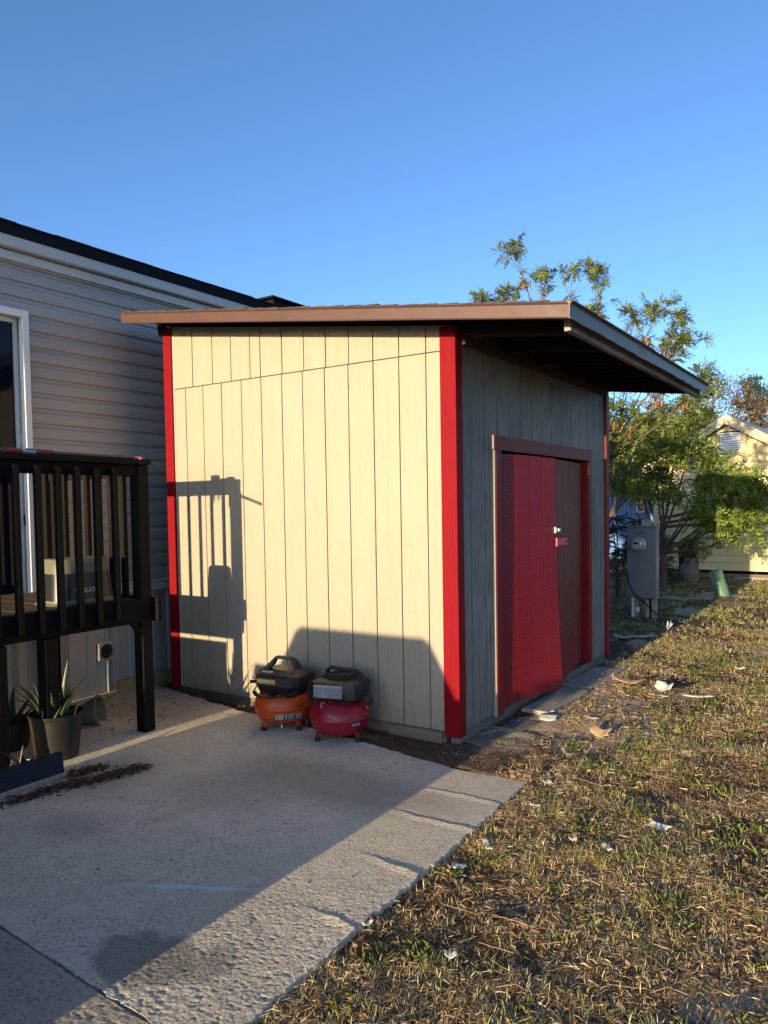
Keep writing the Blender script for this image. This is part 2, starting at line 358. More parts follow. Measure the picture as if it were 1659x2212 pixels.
def slab(name, y0, y1, mat, fine, rows, seed=1):
    """concrete slab: ragged edges and real surface relief; y1 None -> far edge"""
    xs = np.concatenate([np.linspace(-6, -3, 6), np.linspace(-2.9, -.75, 110), np.linspace(-.74, .9, fine)]); nx = len(xs)
    t = np.linspace(0, 1, rows)[:, None]; X0 = np.broadcast_to(xs, (rows, nx))
    yy1 = far_edge(X0) if y1 is None else y1+X0*-.045
    yy = y0-.045*X0; yy = yy+(yy1-yy)*t
    if y1 is None: yy = yy+t**60*(fbm(X0*9, X0*0, seed+5)-.5)*.05
    yy = yy+(1-t)**80*(fbm(X0*14, X0*0, seed+9)-.5)*.022
    re = right_edge(yy)+(fbm(yy*5, yy*0, seed)-.5)*.022+(fbm(yy*26, yy*0, seed+3)-.5)*.016
    xx = X0[0, 0]+(X0-X0[0, 0])/(xs[-1]-xs[0])*(re-X0[0, 0])
    z = slabz(xx)+(fbm(xx*1.5, yy*1.5, 8)-.5)*.012
    wear = .35+.65*sstep(-1.2, -2.4, yy)*sstep(-.4, .3, xx)
    rel = (fbm(xx*60, yy*95, seed+20, 3)-.5)*.0016+(vnoise(xx*150, yy*170, seed+30)-.5)*.0022
    pit = -np.clip(fbm(xx*48, yy*60, seed+40, 3)-.64, 0, 1)*.022*sstep(-1.6, -2.5, yy)
    z = z+rel*wear*1.15+pit
    if y1 is None:
        for yc, sl_, am, x0_ in ((-1.04, -.05, .0045, .15), (-1.52, -.06, .006, .34), (-.70, -.03, .0035, .05), (-2.02, -.05, .005, .40)):
            dd = yy-(yc+sl_*xx+.012*np.sin(xx*9+yc*5)+.004*np.sin(xx*40)); z = z+am*np.clip(1+dd/.05, 0, 1)*(dd < 0)*sstep(x0_, x0_+.3, xx)
    z = z-.0025*np.exp(-np.abs(re-xx)/.004)
    V = np.stack([xx, yy, z], -1).reshape(-1, 3); i = np.arange((rows-1)*(nx-1)); j = i//(nx-1); k = i % (nx-1); a = j*nx+k
    F = np.stack([a, a+1, a+1+nx, a+nx], -1)
    bd = np.concatenate([np.arange(nx), np.arange(1, rows)*nx+nx-1, (rows-1)*nx+np.arange(nx-2, -1, -1), np.arange(rows-2, 0, -1)*nx])
    B = V[bd].copy(); B[:, 2] = -.12; n0 = len(V); m_ = len(bd); q1 = np.arange(m_); q2 = (q1+1) % m_
    F = np.concatenate([F, np.stack([bd[q1], n0+q1, n0+q2, bd[q2]], -1)]); V = np.concatenate([V, B])
    me = bpy.data.meshes.new(name); me.vertices.add(len(V)); me.vertices.foreach_set('co', V.astype(np.float32).ravel())
    me.loops.add(F.size); me.loops.foreach_set('vertex_index', F.astype(np.int32).ravel()); me.polygons.add(len(F))
    me.polygons.foreach_set('loop_start', np.arange(len(F), dtype=np.int32)*4); me.polygons.foreach_set('loop_total', np.full(len(F), 4, np.int32)); me.update()
    o = link(name, me, mat, None); smoothshade(o, 60); return tag(o, kind='structure')
slab('concrete_slab', -2.771, None, M['concrete'], 300, 440, seed=1)
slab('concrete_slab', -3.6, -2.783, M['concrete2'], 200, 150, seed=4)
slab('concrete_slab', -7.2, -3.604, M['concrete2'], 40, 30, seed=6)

# ---------------------------------------------------------------- SHED
shed = thing('shed', 'beige garden shed with red corner trim and slanting shingle roof', 'shed')
def zr(x): return 3.107-.1381*(x+2.703)      # top of roof deck
def zu(x): return zr(x)-.045                   # underside
ZB = .087
side = box('side_wall', (-2.50, .006, ZB+.0), (.085, .03, 2.55), M['groove'], shed, 0)
side.data.transform(Matrix()) 
# sloped filler of backing wall
prism('side_wall_top', [(-2.5, 2.551), (.085, 2.551), (.085, zu(.085)-.002), (-2.5, zu(-2.5)-.002)], 1, .006, .03, M['groove'], side)
low = [-2.500, -2.363, -2.164, -1.959, -1.747, -1.544, -1.340, -1.144, -.944, -.737, -.528, -.323, -.117, .0855]
up = [-2.500, -2.271, -2.048, -1.846, -1.647, -1.543, -1.330, -1.125, -.927, -.727, -.525, -.319, -.114, .0855]
G = .0035
SEAM = ZB+2.44
for i in range(13):
    a, b = low[i]+G, low[i+1]-G; j = random.uniform(0, .0012)
    o = box('siding_board', (a, -.006-j, ZB), (b, .006, SEAM-.003), M['siding'], side, .0022)
for i in range(13):
    a, b = up[i]+G, up[i+1]-G; j = .003+random.uniform(0, .0015)
    if b-a < .02: continue
    V = [(a, -.006-j, SEAM+.002), (b, -.006-j, SEAM+.002), (b, -.006-j, zu(b)-.003), (a, -.006-j, zu(a)-.003)]
    V = V+[(x, .006, z) for x, y, z in V]
    pyd('siding_board', V, [(0, 1, 2, 3), (7, 6, 5, 4), (0, 4, 5, 1), (1, 5, 6, 2), (2, 6, 7, 3), (3, 7, 4, 0)], M['siding'], side, bev=.002)
# nail heads and knots as small dark specks
nb = MB()
for k in range(16):
    x, z = random.uniform(-2.4, -.1), random.choice([ZB+.03, 2.45, 2.62, 1.3, 1.05, .45, .33])+random.uniform(-.02, .02)
    nb.lathe([(.004, 0), (.0035, .0015)], 6)
    n = 12
    nb.V[-n:] = [(x+vx, -.0085-vz, z+vy) for vx, vy, vz in nb.V[-n:]]
tag(nb.build('nail_head', M['darkhole'], side), kind='stuff')
# door wall (faces +x)
WX = .089
dw = box('door_wall', (WX-.025, .03, ZB), (WX-.006, 3.05, zu(WX)-.01), M['groove'], shed, 0)
gy = [.022, .206, .412, .611, .826, 1.024, 1.231, 1.437, 1.629, 1.86, 2.079, 2.286, 2.491, 2.694, 2.87, 3.045]
O0, O1, OT = .60, 2.465, 1.925     # door opening
dw.data.clear_geometry()
mb = MB(); mb.box((WX-.025, .03, ZB), (WX-.006, O0-.02, 2.69)); mb.box((WX-.025, O1+.02, ZB), (WX-.006, 3.05, 2.69)); mb.box((WX-.025, O0-.02, OT+.02), (WX-.006, O1+.02, 2.69))
tmp = mb.build('tmp', M['groove']); dw.data = tmp.data; bpy.data.objects.remove(tmp)
for i in range(len(gy)-1):
    a, b = gy[i]+.0058, gy[i+1]-.0058
    if b <= O0+.02 or a >= O1-.02: z0 = ZB
    else: z0 = OT+.02
    if a < O0 < b and z0 > 1: z0 = OT+.02
    box('siding_board', (WX-.006, a, z0), (WX+random.uniform(0, .0012), b, 2.668), M['siding_grey'], dw, .002)
    if a < O0 < b-.0: pass
box('siding_board', (WX-.006, .415, ZB), (WX, O0-.01, OT+.017), M['siding_grey'], dw, .002)
box('siding_board', (WX-.006, O1+.01, ZB), (WX, 2.487, OT+.017), M['siding_grey'], dw, .002)
# corner trims
ct = thing_t = box('corner_trim', (-.005, -.022, ZB-.025), (.108, -.0125, 2.70), M['red'], shed, .002)
V = [(-.005, -.024), (.108, -.024), (.108, .066), (.0895, .066), (.0895, -.0045), (-.005, -.0085)]
bpy.data.objects.remove(ct)
prism('corner_trim', V, 2, ZB-.028, zu(.05)-.01, M['red'], shed, bev=.0022)
prism('corner_trim', [(-2.597, -.024), (-2.503, -.024), (-2.503, .012), (-2.597, .012)], 2, ZB-.02, zu(-2.6)-.02, M['red'], shed, bev=.002)
box('trim_strip', (-2.502, -.011, ZB-.0), (-2.488, .005, zu(-2.5)-.02), plain('grey_strip', (.36, .33, .27), .6), shed, .002)
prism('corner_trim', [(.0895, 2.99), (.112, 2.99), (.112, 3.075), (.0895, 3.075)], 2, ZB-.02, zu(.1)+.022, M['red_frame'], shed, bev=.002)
box('far_wall', (-2.5, 3.0, ZB), (.06, 3.04, 2.5), M['siding_grey'], shed, .002)
box('back_wall', (-2.56, .03, ZB), (-2.53, 3.0, 2.95), M['siding_grey'], shed, .002)
# skids under the shed
sk = box('skid', (-2.55, .012, -.05), (-.02, .085, ZB-.006), M['skid'], shed, .006); 
box('skid', (.005, .04, -.05), (.074, 3.04, ZB-.008), M['skid'], shed, .006)
box('skid', (-.45, -.012, -.03), (-.03, .010, ZB-.012), M['skid'], shed, .004)
# roof
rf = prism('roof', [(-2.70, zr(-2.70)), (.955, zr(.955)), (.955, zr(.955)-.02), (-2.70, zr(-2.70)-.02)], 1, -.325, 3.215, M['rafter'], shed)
# shingle courses, laid from the low eave upwards
nC = 27
for c in range(nC):
    x1 = .985-c*.137; x0 = x1-.26
    x0 = max(x0, -2.71)
    y = -.345-random.uniform(0, .012); off = random.uniform(.3, .9)
    while y < 3.22:
        y1 = min(y+off, 3.235); off = .91
        if 3.235-y1 < .1: y1 = 3.235
        l = random.uniform(0, .006)
        V = [(x1, y+.002, zr(x1)+.007), (x1, y1-.002, zr(x1)+.007), (x0, y1-.002, zr(x0)+.003), (x0, y+.002, zr(x0)+.003),
             (x1, y+.002, zr(x1)+.016+l), (x1, y1-.002, zr(x1)+.016+random.uniform(0, .008)), (x0, y1-.002, zr(x0)+.006), (x0, y+.002, zr(x0)+.006)]
        pyd('shingle', V, [(3, 2, 1, 0), (4, 5, 6, 7), (0, 1, 5, 4), (1, 2, 6, 5), (2, 3, 7, 6), (3, 0, 4, 7)], M['shingle'], rf)
        y = y1
# drip edges
def drip(xa, xb, nm='drip_edge'):
    mbx = MB(); yy = -.34
    n = max(2, int((xb-xa)/.12)); 
    prof = [(-.326, .010), (-.349, .010), (-.350, .004), (-.342, -.006), (-.340, -.070), (-.348, -.078), (-.346, -.080), (-.337, -.073), (-.336, -.004), (-.326, .006)]
    V = []; F = []
    for i in range(n+1):
        x = xa+(xb-xa)*i/n; w_ = random.uniform(-.0015, .0015)
        for k, (py, pz) in enumerate(prof): V.append((x, py+(w_ if 3 < k < 8 else 0), zr(x)+pz))
    m_ = len(prof)
    for i in range(n):
        for k in range(m_): F.append((i*m_+k, i*m_+(k+1) % m_, (i+1)*m_+(k+1) % m_, (i+1)*m_+k))
    F.append(tuple(range(m_))); F.append(tuple(n*m_+k for k in range(m_-1, -1, -1)))
    return pyd(nm, V, F, M['drip'], rf)
drip(-2.705, -1.484); drip(-1.492, .962)
V = []; F = []; ys = np.linspace(-.352, 3.225, 34)
prof = [(.950, .010), (.972, .010), (.975, .004), (.968, -.006), (.966, -.072), (.974, -.080), (.972, -.082), (.962, -.076), (.961, -.004), (.950, .006)]
for i, y in enumerate(ys):
    w_ = random.uniform(-.0045, .0045)
    for k, (px, pz) in enumerate(prof): V.append((px+(w_ if 3 < k < 8 else 0), y, zr(.96)+pz+(w_*.6 if k in (4, 5, 6, 7) else 0)))
m_ = len(prof)
for i in range(len(ys)-1):
    for k in range(m_): F.append((i*m_+k, i*m_+(k+1) % m_, (i+1)*m_+(k+1) % m_, (i+1)*m_+k))
F.append(tuple(range(m_))); F.append(tuple((len(ys)-1)*m_+k for k in range(m_-1, -1, -1)))
o = pyd('drip_edge', V, F, M['drip_eave'], rf); smoothshade(o, 30); tag(o, 'pale worn metal drip edge along the low eave')
for y in (.0, .61, 1.22, 1.83, 2.44, 3.02):
    y_ = y+.045 if y < .1 else y
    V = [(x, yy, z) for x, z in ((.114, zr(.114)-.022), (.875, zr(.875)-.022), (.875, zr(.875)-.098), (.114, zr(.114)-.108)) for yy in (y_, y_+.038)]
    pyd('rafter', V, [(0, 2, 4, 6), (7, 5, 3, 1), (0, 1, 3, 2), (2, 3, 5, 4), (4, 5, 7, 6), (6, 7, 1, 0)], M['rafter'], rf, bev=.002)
box('header_board', (.878, -.20, zr(.9)-.118), (.916, 3.19, zr(.9)-.028), M['header'], rf, .003)
box('rafter', (-2.62, -.03, 0), (-2.60, 0, .01), M['rafter'], rf)
bpy.data.objects.remove(bpy.data.objects['rafter.006'])
box('ledger_board', (WX+.001, .07, 2.565), (WX+.04, 2.985, 2.63), M['ledger'], rf, .003)
box('rake_rafter', (-2.64, -.02, 0), (-2.6, 0, .01), M['rafter'], rf); bpy.data.objects.remove(bpy.data.objects['rake_rafter'])
prism('rafter_tail', [(-2.68, zr(-2.68)-.03), (-2.60, zr(-2.6)-.03), (-2.60, zr(-2.6)-.13), (-2.66, zr(-2.6)-.115)], 1, -.01, .03, M['rafter'], rf)
# door frame
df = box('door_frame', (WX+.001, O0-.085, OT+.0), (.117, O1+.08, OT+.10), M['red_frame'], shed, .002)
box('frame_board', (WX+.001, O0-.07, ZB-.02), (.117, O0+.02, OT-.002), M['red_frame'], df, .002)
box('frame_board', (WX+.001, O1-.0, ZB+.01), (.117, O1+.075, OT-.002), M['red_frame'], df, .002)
box('frame_strip', (WX+.0005, O0-.088, ZB-.015), (.114, O0-.0715, OT-.003), plain('beige_strip_paint', (.26, .24, .20), .7), df, .002)
box('frame_strip', (WX+.0005, O0-.099, OT+.001), (.115, O0-.0865, OT+.099), plain('beige_strip_paint_2', (.26, .24, .20), .7), df, .002)
box('door_jamb', (0.0, O1-.02, ZB), (WX-.001, O1-.001, OT), M['red_door'], df, .001)
box('door_jamb', (0.0, O0+.001, ZB), (WX-.001, O0+.018, OT), M['red_door'], df, .001)
box('shed_floor', (-2.45, .06, .06), (.0, 2.95, .08), M['skid'], shed, .002)
# door leaves, both warped outwards at the foot
def leaf_pt(side, s, z, depth):
    k = 1-z/1.9
    if side == 'L': th = .118+.085*k*k; ox, oy = .092, O0+.037
    else: th = .092+.085*k*k; ox, oy = .046, O1-.022
    x = ox+s*math.sin(th); y = oy+s*math.cos(th)*(1 if side == 'L' else -1)
    nx, ny = math.cos(th), -math.sin(th)*(1 if side == 'L' else -1)
    return (x+nx*depth, y+ny*depth, z)
def leaf(side, edges, mat, z0, z1):
    base = bpy.data.objects.new('door_leaf', None)
    V = []; F = []
    def slab_(s0, s1, d0, d1, za, zb, name, mt, par):
        V = []; F = []; n = 14
        for i in range(n+1):
            z = za+(zb-za)*i/n
            for s_, dd in ((s0, d1), (s1, d1), (s1, d0), (s0, d0)): V.append(leaf_pt(side, s_, z, dd))
        for i in range(n):
            for k in range(4): F.append((i*4+k, i*4+(k+1) % 4, (i+1)*4+(k+1) % 4, (i+1)*4+k))
        F.append((0, 1, 2, 3)); F.append((n*4+3, n*4+2, n*4+1, n*4))
        return pyd(name, V, F, mt, par)
    bpy.data.objects.remove(base)
    L = slab_(edges[0], edges[-1], -.018, -.010, z0+.004, z1-.004, 'door_leaf', M['door_back'], shed)
    for a, b in zip(edges[:-1], edges[1:]):
        slab_(a+.0046, b-.0046, -.010, .001+random.uniform(0, .001), z0+random.uniform(-.006, .006), z1+random.uniform(-.004, .002), 'door_board', mat, L)
    return L
LL = leaf('L', [0, .200, .403, .606, .812], M['red_door'], .11, 1.905)
tag(LL, 'red plank door leaf standing ajar, warped out at the foot')
RL = leaf('R', [0, .200, .403, .606, .812, .985], M['red_worn'], .12, 1.905)
tag(RL, 'brown weathered plank door leaf, right of the red one')
# hasp and staple
hz = 1.245
p0 = Vector(leaf_pt('L', .775, hz, .004)); p1 = Vector(leaf_pt('L', .83, hz, .004))
q = NT('red_hasp_metal'); q.out((.50, .03, .05), .4); M['hasp'] = q.m
pA = Vector(leaf_pt('L', .80, hz, .006)); dirn = Vector((.06, 1, .0)).normalized(); nrm = Vector((1, -.06, 0)).normalized()
def plate(name, c, du, dv, hu, hv, th, mat, par, bev=.001):
    nn = du.cross(dv).normalized(); V = [c+du*(sx*hu)+dv*(sy*hv)+nn*(sz*th) for sx in (-1, 1) for sy in (-1, 1) for sz in (-1, 1)]
    return pyd(name, V, BF, mat, par, bev=bev)
Z = Vector((0, 0, 1))
hp = plate('hasp', pA+dirn*.098+nrm*.012, dirn, Z, .094, .027, .0015, M['hasp'], LL, .0007)
mbt = MB().tube([pA+nrm*.006+Z*.032, pA+nrm*.006-Z*.032], .009, 10); mbt.build('hasp_barrel', M['hasp'], hp)
cH = pA+dirn*.165+nrm*.0145
mb = MB(); V = [cH+dirn*.014*math.cos(a)+Z*.010*math.sin(a) for a in np.linspace(0, 2*math.pi, 11)[:-1]]; mb.add(V+[v+nrm*.0008 for v in V], [tuple(range(10)), tuple(range(19, 9, -1))]); mb.build('hasp_hole', M['darkhole'], hp)
stp = leaf_pt('L', .80, 1.34, .004); stp = Vector(stp)
st_ = plate('staple_plate', stp, dirn, Z, .010, .024, .007, M['chrome'], LL)
plate('staple_arm', stp+dirn*.018+nrm*.004, dirn, Z, .024, .013, .005, M['chrome'], st_)
plate('staple_knob', stp+dirn*.052+nrm*.008, dirn, Z, .018, .013, .008, M['chrome'], st_, .003)

# ---------------------------------------------------------------- MOBILE HOME (left)
HX = -2.97
home = thing('mobile_home', 'grey vinyl sided mobile home with black roof edge behind the shed', 'house')
mb = MB(); mb.box((HX-.6, -7.5, .88), (HX-.012, -2.045, 3.60)); mb.box((HX-.6, -.99, .88), (HX-.012, 7.5, 3.60)); mb.box((HX-.6, -2.0449, 3.02), (HX-.012, -.9901, 3.60)); mb.box((HX-.6, -2.0449, .88), (HX-.012, -.9901, .905))
hw = mb.build('wall', M['vinyl'], home); hw['kind'] = 'structure'; del hw['kind']
E0 = .1143
DY0, DY1, DZ0, DZ1 = -2.05, -.985, .90, 3.03
rowz = [3.36-.1143*k for k in range(0, 22)]
def course(z0, ya, yb, top=None):
    t = E0 if top is None else top
    pr = [(HX-.0115, z0), (HX+.004, z0-.001), (HX+.006, z0+.006), (HX+.003, z0+.072 if t > .08 else z0+.05), (HX-.009, z0+.088 if t > .08 else z0+.06), (HX-.0095, z0+t-.001), (HX-.0115, z0+t-.001)]
    o = prism('siding_course', pr, 1, ya, yb, M['vinyl'], hw); smoothshade(o, 25); return o
jo = [(-1.02, .62), (-.64,), (-.70, .35), (-1.15,), (-.05,), (-.62,), (.02,), (.3,), (-.02,), (.55,), (-.1,)]
course(3.36, -7.4, -.25, .085); course(3.36, -.249, 7.4, .085)
for k in range(1, 22):
    z0 = rowz[k]; cuts = [-7.4]+sorted([(-4.3+(k//2)*.77 % 2)]+[v for v in (-.78, .04)if (k//2) in (0, 4, 7) and v == .04 or (k//2) in (2, 10) and v == -.78])+[2.4+(k//2)*.37 % 1, 7.4]
    if k in (1, 2): cuts = [-7.4, -4.2, -1.00, 3.0, 7.4]
    if k in (4, 5): cuts = [-7.4, -3.0, -.33, 3.4, 7.4]
    if k in (12, 13, 16, 17): cuts = [-7.4, -3.4, .075, 3.4, 7.4]
    if k in (19, 20): cuts = [-7.4, -3.6, .10, 3.0, 7.4]
    for a, b in zip(cuts[:-1], cuts[1:]):
        if z0 < DZ1-.02 and z0+E0 > DZ0:
            if a < DY0 < b: course(z0, a, DY0)
            if a < DY1 < b: course(z0, DY1, b-.001)
            if b <= DY0 or a >= DY1: course(z0, a, b-.001)
        else: course(z0, a, b-.001)
# eave bands
def band(name, pr, mat, par, cuts):
    for a, b in zip(cuts[:-1], cuts[1:]): prism(name, pr, 1, a, b-.0015, mat, par, bev=.0)
hr = prism('roof', [(HX+.06, 3.585), (HX+.06, 3.60), (-6.2, 4.35), (-6.2, 4.33)], 1, -7.6, 7.6, M['blackroof'], home)
hr.name = 'roof'
band('roof_edge', [(HX+.085, 3.535), (HX+.095, 3.535), (HX+.100, 3.612), (HX+.06, 3.62), (HX+.06, 3.60)], M['blackroof'], hr, [-7.6, -3, .6, 4, 7.6])
band('fascia_board', [(HX+.085, 3.46), (HX+.08, 3.452), (HX+.0, 3.45), (HX+.0, 3.533), (HX+.084, 3.533)], M['white_alum'], hr, [-7.6, -4.1, -.70, 2.9, 7.6])
band('frieze_board', [(HX+.0055, 3.432), (HX+.02, 3.425), (HX+.03, 3.372), (HX+.022, 3.36+.075), (HX+.03, 3.449), (HX+.0055, 3.449)], M['white_alum'], hr, [-7.6, -4.1, -.71, 2.9, 7.6])
o = prism('frieze_strip', [(HX+.004, 3.372), (HX+.034, 3.376), (HX+.036, 3.436), (HX+.012, 3.449), (HX+.004, 3.449)], 1, -7.6, 7.6, M['white_alum'], hr)
for nme in [ob.name for ob in bpy.data.objects if ob.name.startswith('frieze_board')]: bpy.data.objects.remove(bpy.data.objects[nme])
# shingles seen edge-on along the roof rim
y = -7.5; k = 0
while y < 7.4 and k < 60:
    prism('shingle', [(HX+.11, 3.613), (HX+.11, 3.622+random.uniform(0, .006)), (HX-.1, 3.672), (HX-.1, 3.662)], 1, y, y+.30, M['blackroof'], hr); y += .303+random.uniform(0, .004); k += 1
rv = box('roof_vent', (-3.62, 2.15, 3.74), (-3.32, 2.75, 3.86), M['blackroof'], home, .01)
box('vent_cap', (-3.66, 2.10, 3.861), (-3.28, 2.80, 3.885), M['blackroof'], rv, .006)
# belt trim and skirting
box('belt_trim', (HX-.01, -7.4, .852), (HX+.022, 7.4, .925), M['white_alum'], home, .005)
box('belt_bead', (HX+.002, DY1+.0, .9255), (HX+.034, 7.4, .948), M['white_alum'], home, .005)
sk0 = box('skirting', (HX-.065, -7.4, -.05), (HX-.045, 7.4, .852), M['darkhole'], home, 0)
y = -6.2; Wp = .4125
y = -7.345+.0
ystart = -.7155-16*Wp
perf = NT('perforated_vinyl'); v = perf.vec((1, 1, 1)); sx = perf.sep(v)
rowi = perf.math('FLOOR', perf.math('MULTIPLY', sx[1], 75))
cy = perf.math('ABSOLUTE', perf.math('SUBTRACT', perf.math('FRACT', perf.math('MULTIPLY', sx[1], 75)), .5))
cz = perf.math('ABSOLUTE', perf.math('SUBTRACT', perf.math('FRACT', perf.math('ADD', perf.math('MULTIPLY', sx[2], 42), perf.math('MULTIPLY', rowi, .5))), .5))
hole = perf.math('MULTIPLY', perf.math('LESS_THAN', cy, .26), perf.math('LESS_THAN', cz, .33))
perf.out(perf.mix(hole, (.45, .41, .35), (.02, .02, .02)), .5); M['perf'] = perf.m
for i in range(34):
    ya = ystart+i*Wp
    if ya > 7: break
    R_ = [(0, 0), (.012, .012), (.068, .012), (.082, 0), (.165, 0), (.178, .012), (.25, .012), (.262, 0), (.335, 0), (.347, .012), (.357, .012)]
    pr = [(HX-.03+dx_, ya+dy_) for dy_, dx_ in R_]; pr = pr+[(HX-.034, ya+.357), (HX-.034, ya)]
    o = prism('skirting_panel', pr, 2, .0, .85, M['vinyl_skirt'], sk0)
    box('vent_strip', (HX-.034, ya+.358, .0), (HX-.026, ya+Wp-.001, .85), M['perf'], sk0, 0)
    if i % 3 == 1: prism('seam_cap', [(HX-.03, ya+.352), (HX-.008, ya+.352), (HX-.008, ya+.360), (HX-.03, ya+.360)], 2, .0, .85, M['white_alum'], sk0)
# square wall vent
vc = Vector((HX+.0, -.385, .40))
vt = box('dryer_vent', (HX-.016, -.455, .325), (HX+.006, -.318, .47), plain('dusty_vent_plastic', (.42, .38, .32), .6), home, .004)
mb = MB(); mb.lathe([(.062, 0), (.062, .006), (.052, .006), (.052, .0)], 24, caps=False); mb.V = [(HX+.006+z, -.386+x, .398+y) for x, y, z in mb.V]; mb.build('vent_ring', plain('dark_vent_ring', (.06, .05, .045), .6), vt)
mb = MB(); mb.lathe([(.052, 0), (.0515, .001)], 24); mb.V = [(HX+.0065+z, -.386+x, .398+y) for x, y, z in mb.V]; mb.build('vent_hole', M['darkhole'], vt)
mb = MB()
for k in range(4): mb.box((HX+.009, -.43, .36+k*.024), (HX+.012, -.345, .366+k*.024))
mb.build('vent_louver', plain('dark_louver', (.04, .036, .03), .6), vt)
# door
hd = box('door', (HX-.10, DY0+.03, DZ0+.02), (HX-.08, DY1-.05, DZ1-.05), M['darkhole'], home, 0)
box('glass_pane', (HX-.045, DY0+.09, DZ0+.06), (HX-.038, DY1-.085, DZ1-.095), M['glass'], hd, 0)
for a, b in (((HX-.01, DY1-.052, DZ0), (HX+.045, DY1, DZ1)), ((HX-.01, DY0, DZ0), (HX+.045, DY0+.052, DZ1)), ((HX-.01, DY0+.0525, DZ1-.055), (HX+.045, DY1-.0525, DZ1)), ((HX-.01, DY0+.0525, DZ0-.0), (HX+.05, DY1-.0525, DZ0+.05))):
    box('casing', a, b, M['white'], hd, .004)
for a, b in (((HX-.06, DY1-.084, DZ0+.051), (HX-.012, DY1-.060, DZ1-.057)), ((HX-.06, DY0+.060, DZ0+.051), (HX-.012, DY0+.084, DZ1-.057)), ((HX-.06, DY0+.085, DZ1-.094), (HX-.012, DY1-.085, DZ1-.058))):
    box('sash_frame', a, b, M['white_alum'], hd, .003)
box('hinge', (HX-.02, DY1-.0595, 2.05), (HX-.003, DY1-.0525, 2.13), M['chrome'], hd, .001)
box('hinge', (HX-.02, DY1-.0595, 1.45), (HX-.003, DY1-.0525, 1.53), M['blackroof'], hd, .001)

# ---------------------------------------------------------------- DECK
dk = thing('deck', 'black stained timber porch deck with baluster railing at the door', 'deck', (0, 0, 0))
RX = -1.79; RY = -.905
FL = .955
# deck boards run along x
y = -2.16
while y < RY-.05:
    y1 = min(y+.136, RY-.045)
    box('deck_board', (HX+.055, y, FL-.034), (RX-.045, y1, FL+random.uniform(-.002, .002)), M['deckboard'], dk, .004); y += .142
box('rim_joist', (RX-.043, -2.16, .795), (RX-.005, RY+.0, FL-.001), M['deckx'], dk, .004)
jx = box('rim_joist', (HX+.05, RY+.049, .795), (RX+.045, RY+.087, FL-.001), wood_paint('black_stained_joist_timber', (.012, .011, .008), .55, 0, spec=.07), dk, .004)
box('rim_joist', (HX+.03, -2.16, .80), (HX+.049, RY+.04, FL-.036), M['deckx'], dk, .003)
for y in (-1.3, -1.75, -2.155): box('joist', (HX+.05, y, .81), (RX-.045, y+.038, FL-.036), jx.data.materials[0], dk, .003)
def post(x, y, z1, mat=M['deck'], z0=None):
    zb = float(slabz(x)) if z0 is None else z0
    return box('post', (x-.045, y-.045, zb-.004), (x+.045, y+.045, z1), mat, dk, .006)
post(RX-.047, RY, 1.848)
post(RX-.05, -1.61, .79); post(RX-.05, -2.15, 1.848); post(HX+.07, RY, 1.848); post(RX-.05, -1.93, .79)
box('top_rail', (RX-.105, -2.22, 1.850), (RX+.018, RY-.052, 1.886), M['deckx'], dk, .006)
box('top_rail', (HX+.05, RY-.05, 1.849), (RX+.02, RY+.052, 1.887), jx.data.materials[0], dk, .006)
box('under_rail', (RX-.05, -2.10, 1.775), (RX-.012, RY-.047, 1.8485), M['deckx'], dk, .004)
box('under_rail', (HX+.12, RY-.02, 1.775), (RX-.094, RY+.018, 1.8475), jx.data.materials[0], dk, .004)
for y in [-1.145, -1.28, -1.415, -1.545, -1.675, -1.81, -1.945]:
    box('baluster', (RX-.011, y-.019, .83+random.uniform(-.01, .01)), (RX+.026, y+.019, 1.82), M['deck'], dk, .004)
for x in [-1.96, -2.09, -2.225, -2.355, -2.487, -2.62, -2.75]:
    box('baluster', (x-.019, RY-.058, .86+random.uniform(-.01, .01)), (x+.019, RY-.021, 1.82), M['deck'], dk, .004)
for k_ in range(3):  # unseen stairs, added and shaped to shade the low shed wall
    zt_ = .785-.19*k_; ya_ = -2.45-.27*k_
    box('unseen_stair_tread', (HX+.08, ya_-.02, zt_-.035), (-1.95, ya_+.27, zt_), M['deckboard'], dk, .004)
    box('unseen_stair_riser', (HX+.085, ya_-.005, zt_-.19), (-1.955, ya_+.012, zt_-.0355), jx.data.materials[0], dk, .003)
prism('brace', [(RY-.047, .71), (RY-.047, .76), (RY-.08, .793), (RY-.12, .793)], 0, RX-.045, RX-.01, M['deck'], dk)
# ledge board with blue face under the deck
ld = thing('edging_board', 'dark blue painted board on a concrete curb under the deck', 'board', (-1.5, -2.2, .03))
q_ = wood_paint('dark_blue_board_paint', (.012, .017, .032), .5, 1, (.01, .013, .024), .4, .3)
prism('plank', [(-.025, .0), (.0, .0), (-.012, .115), (-.04, .115)], 1, -1.6, .455, q_, ld, bev=.002)
ld.children[0].location = (0, 0, .045)
box('curb', (-.10, -1.6, -.02), (.004, .47, .044), M['concrete2'], ld, .008)

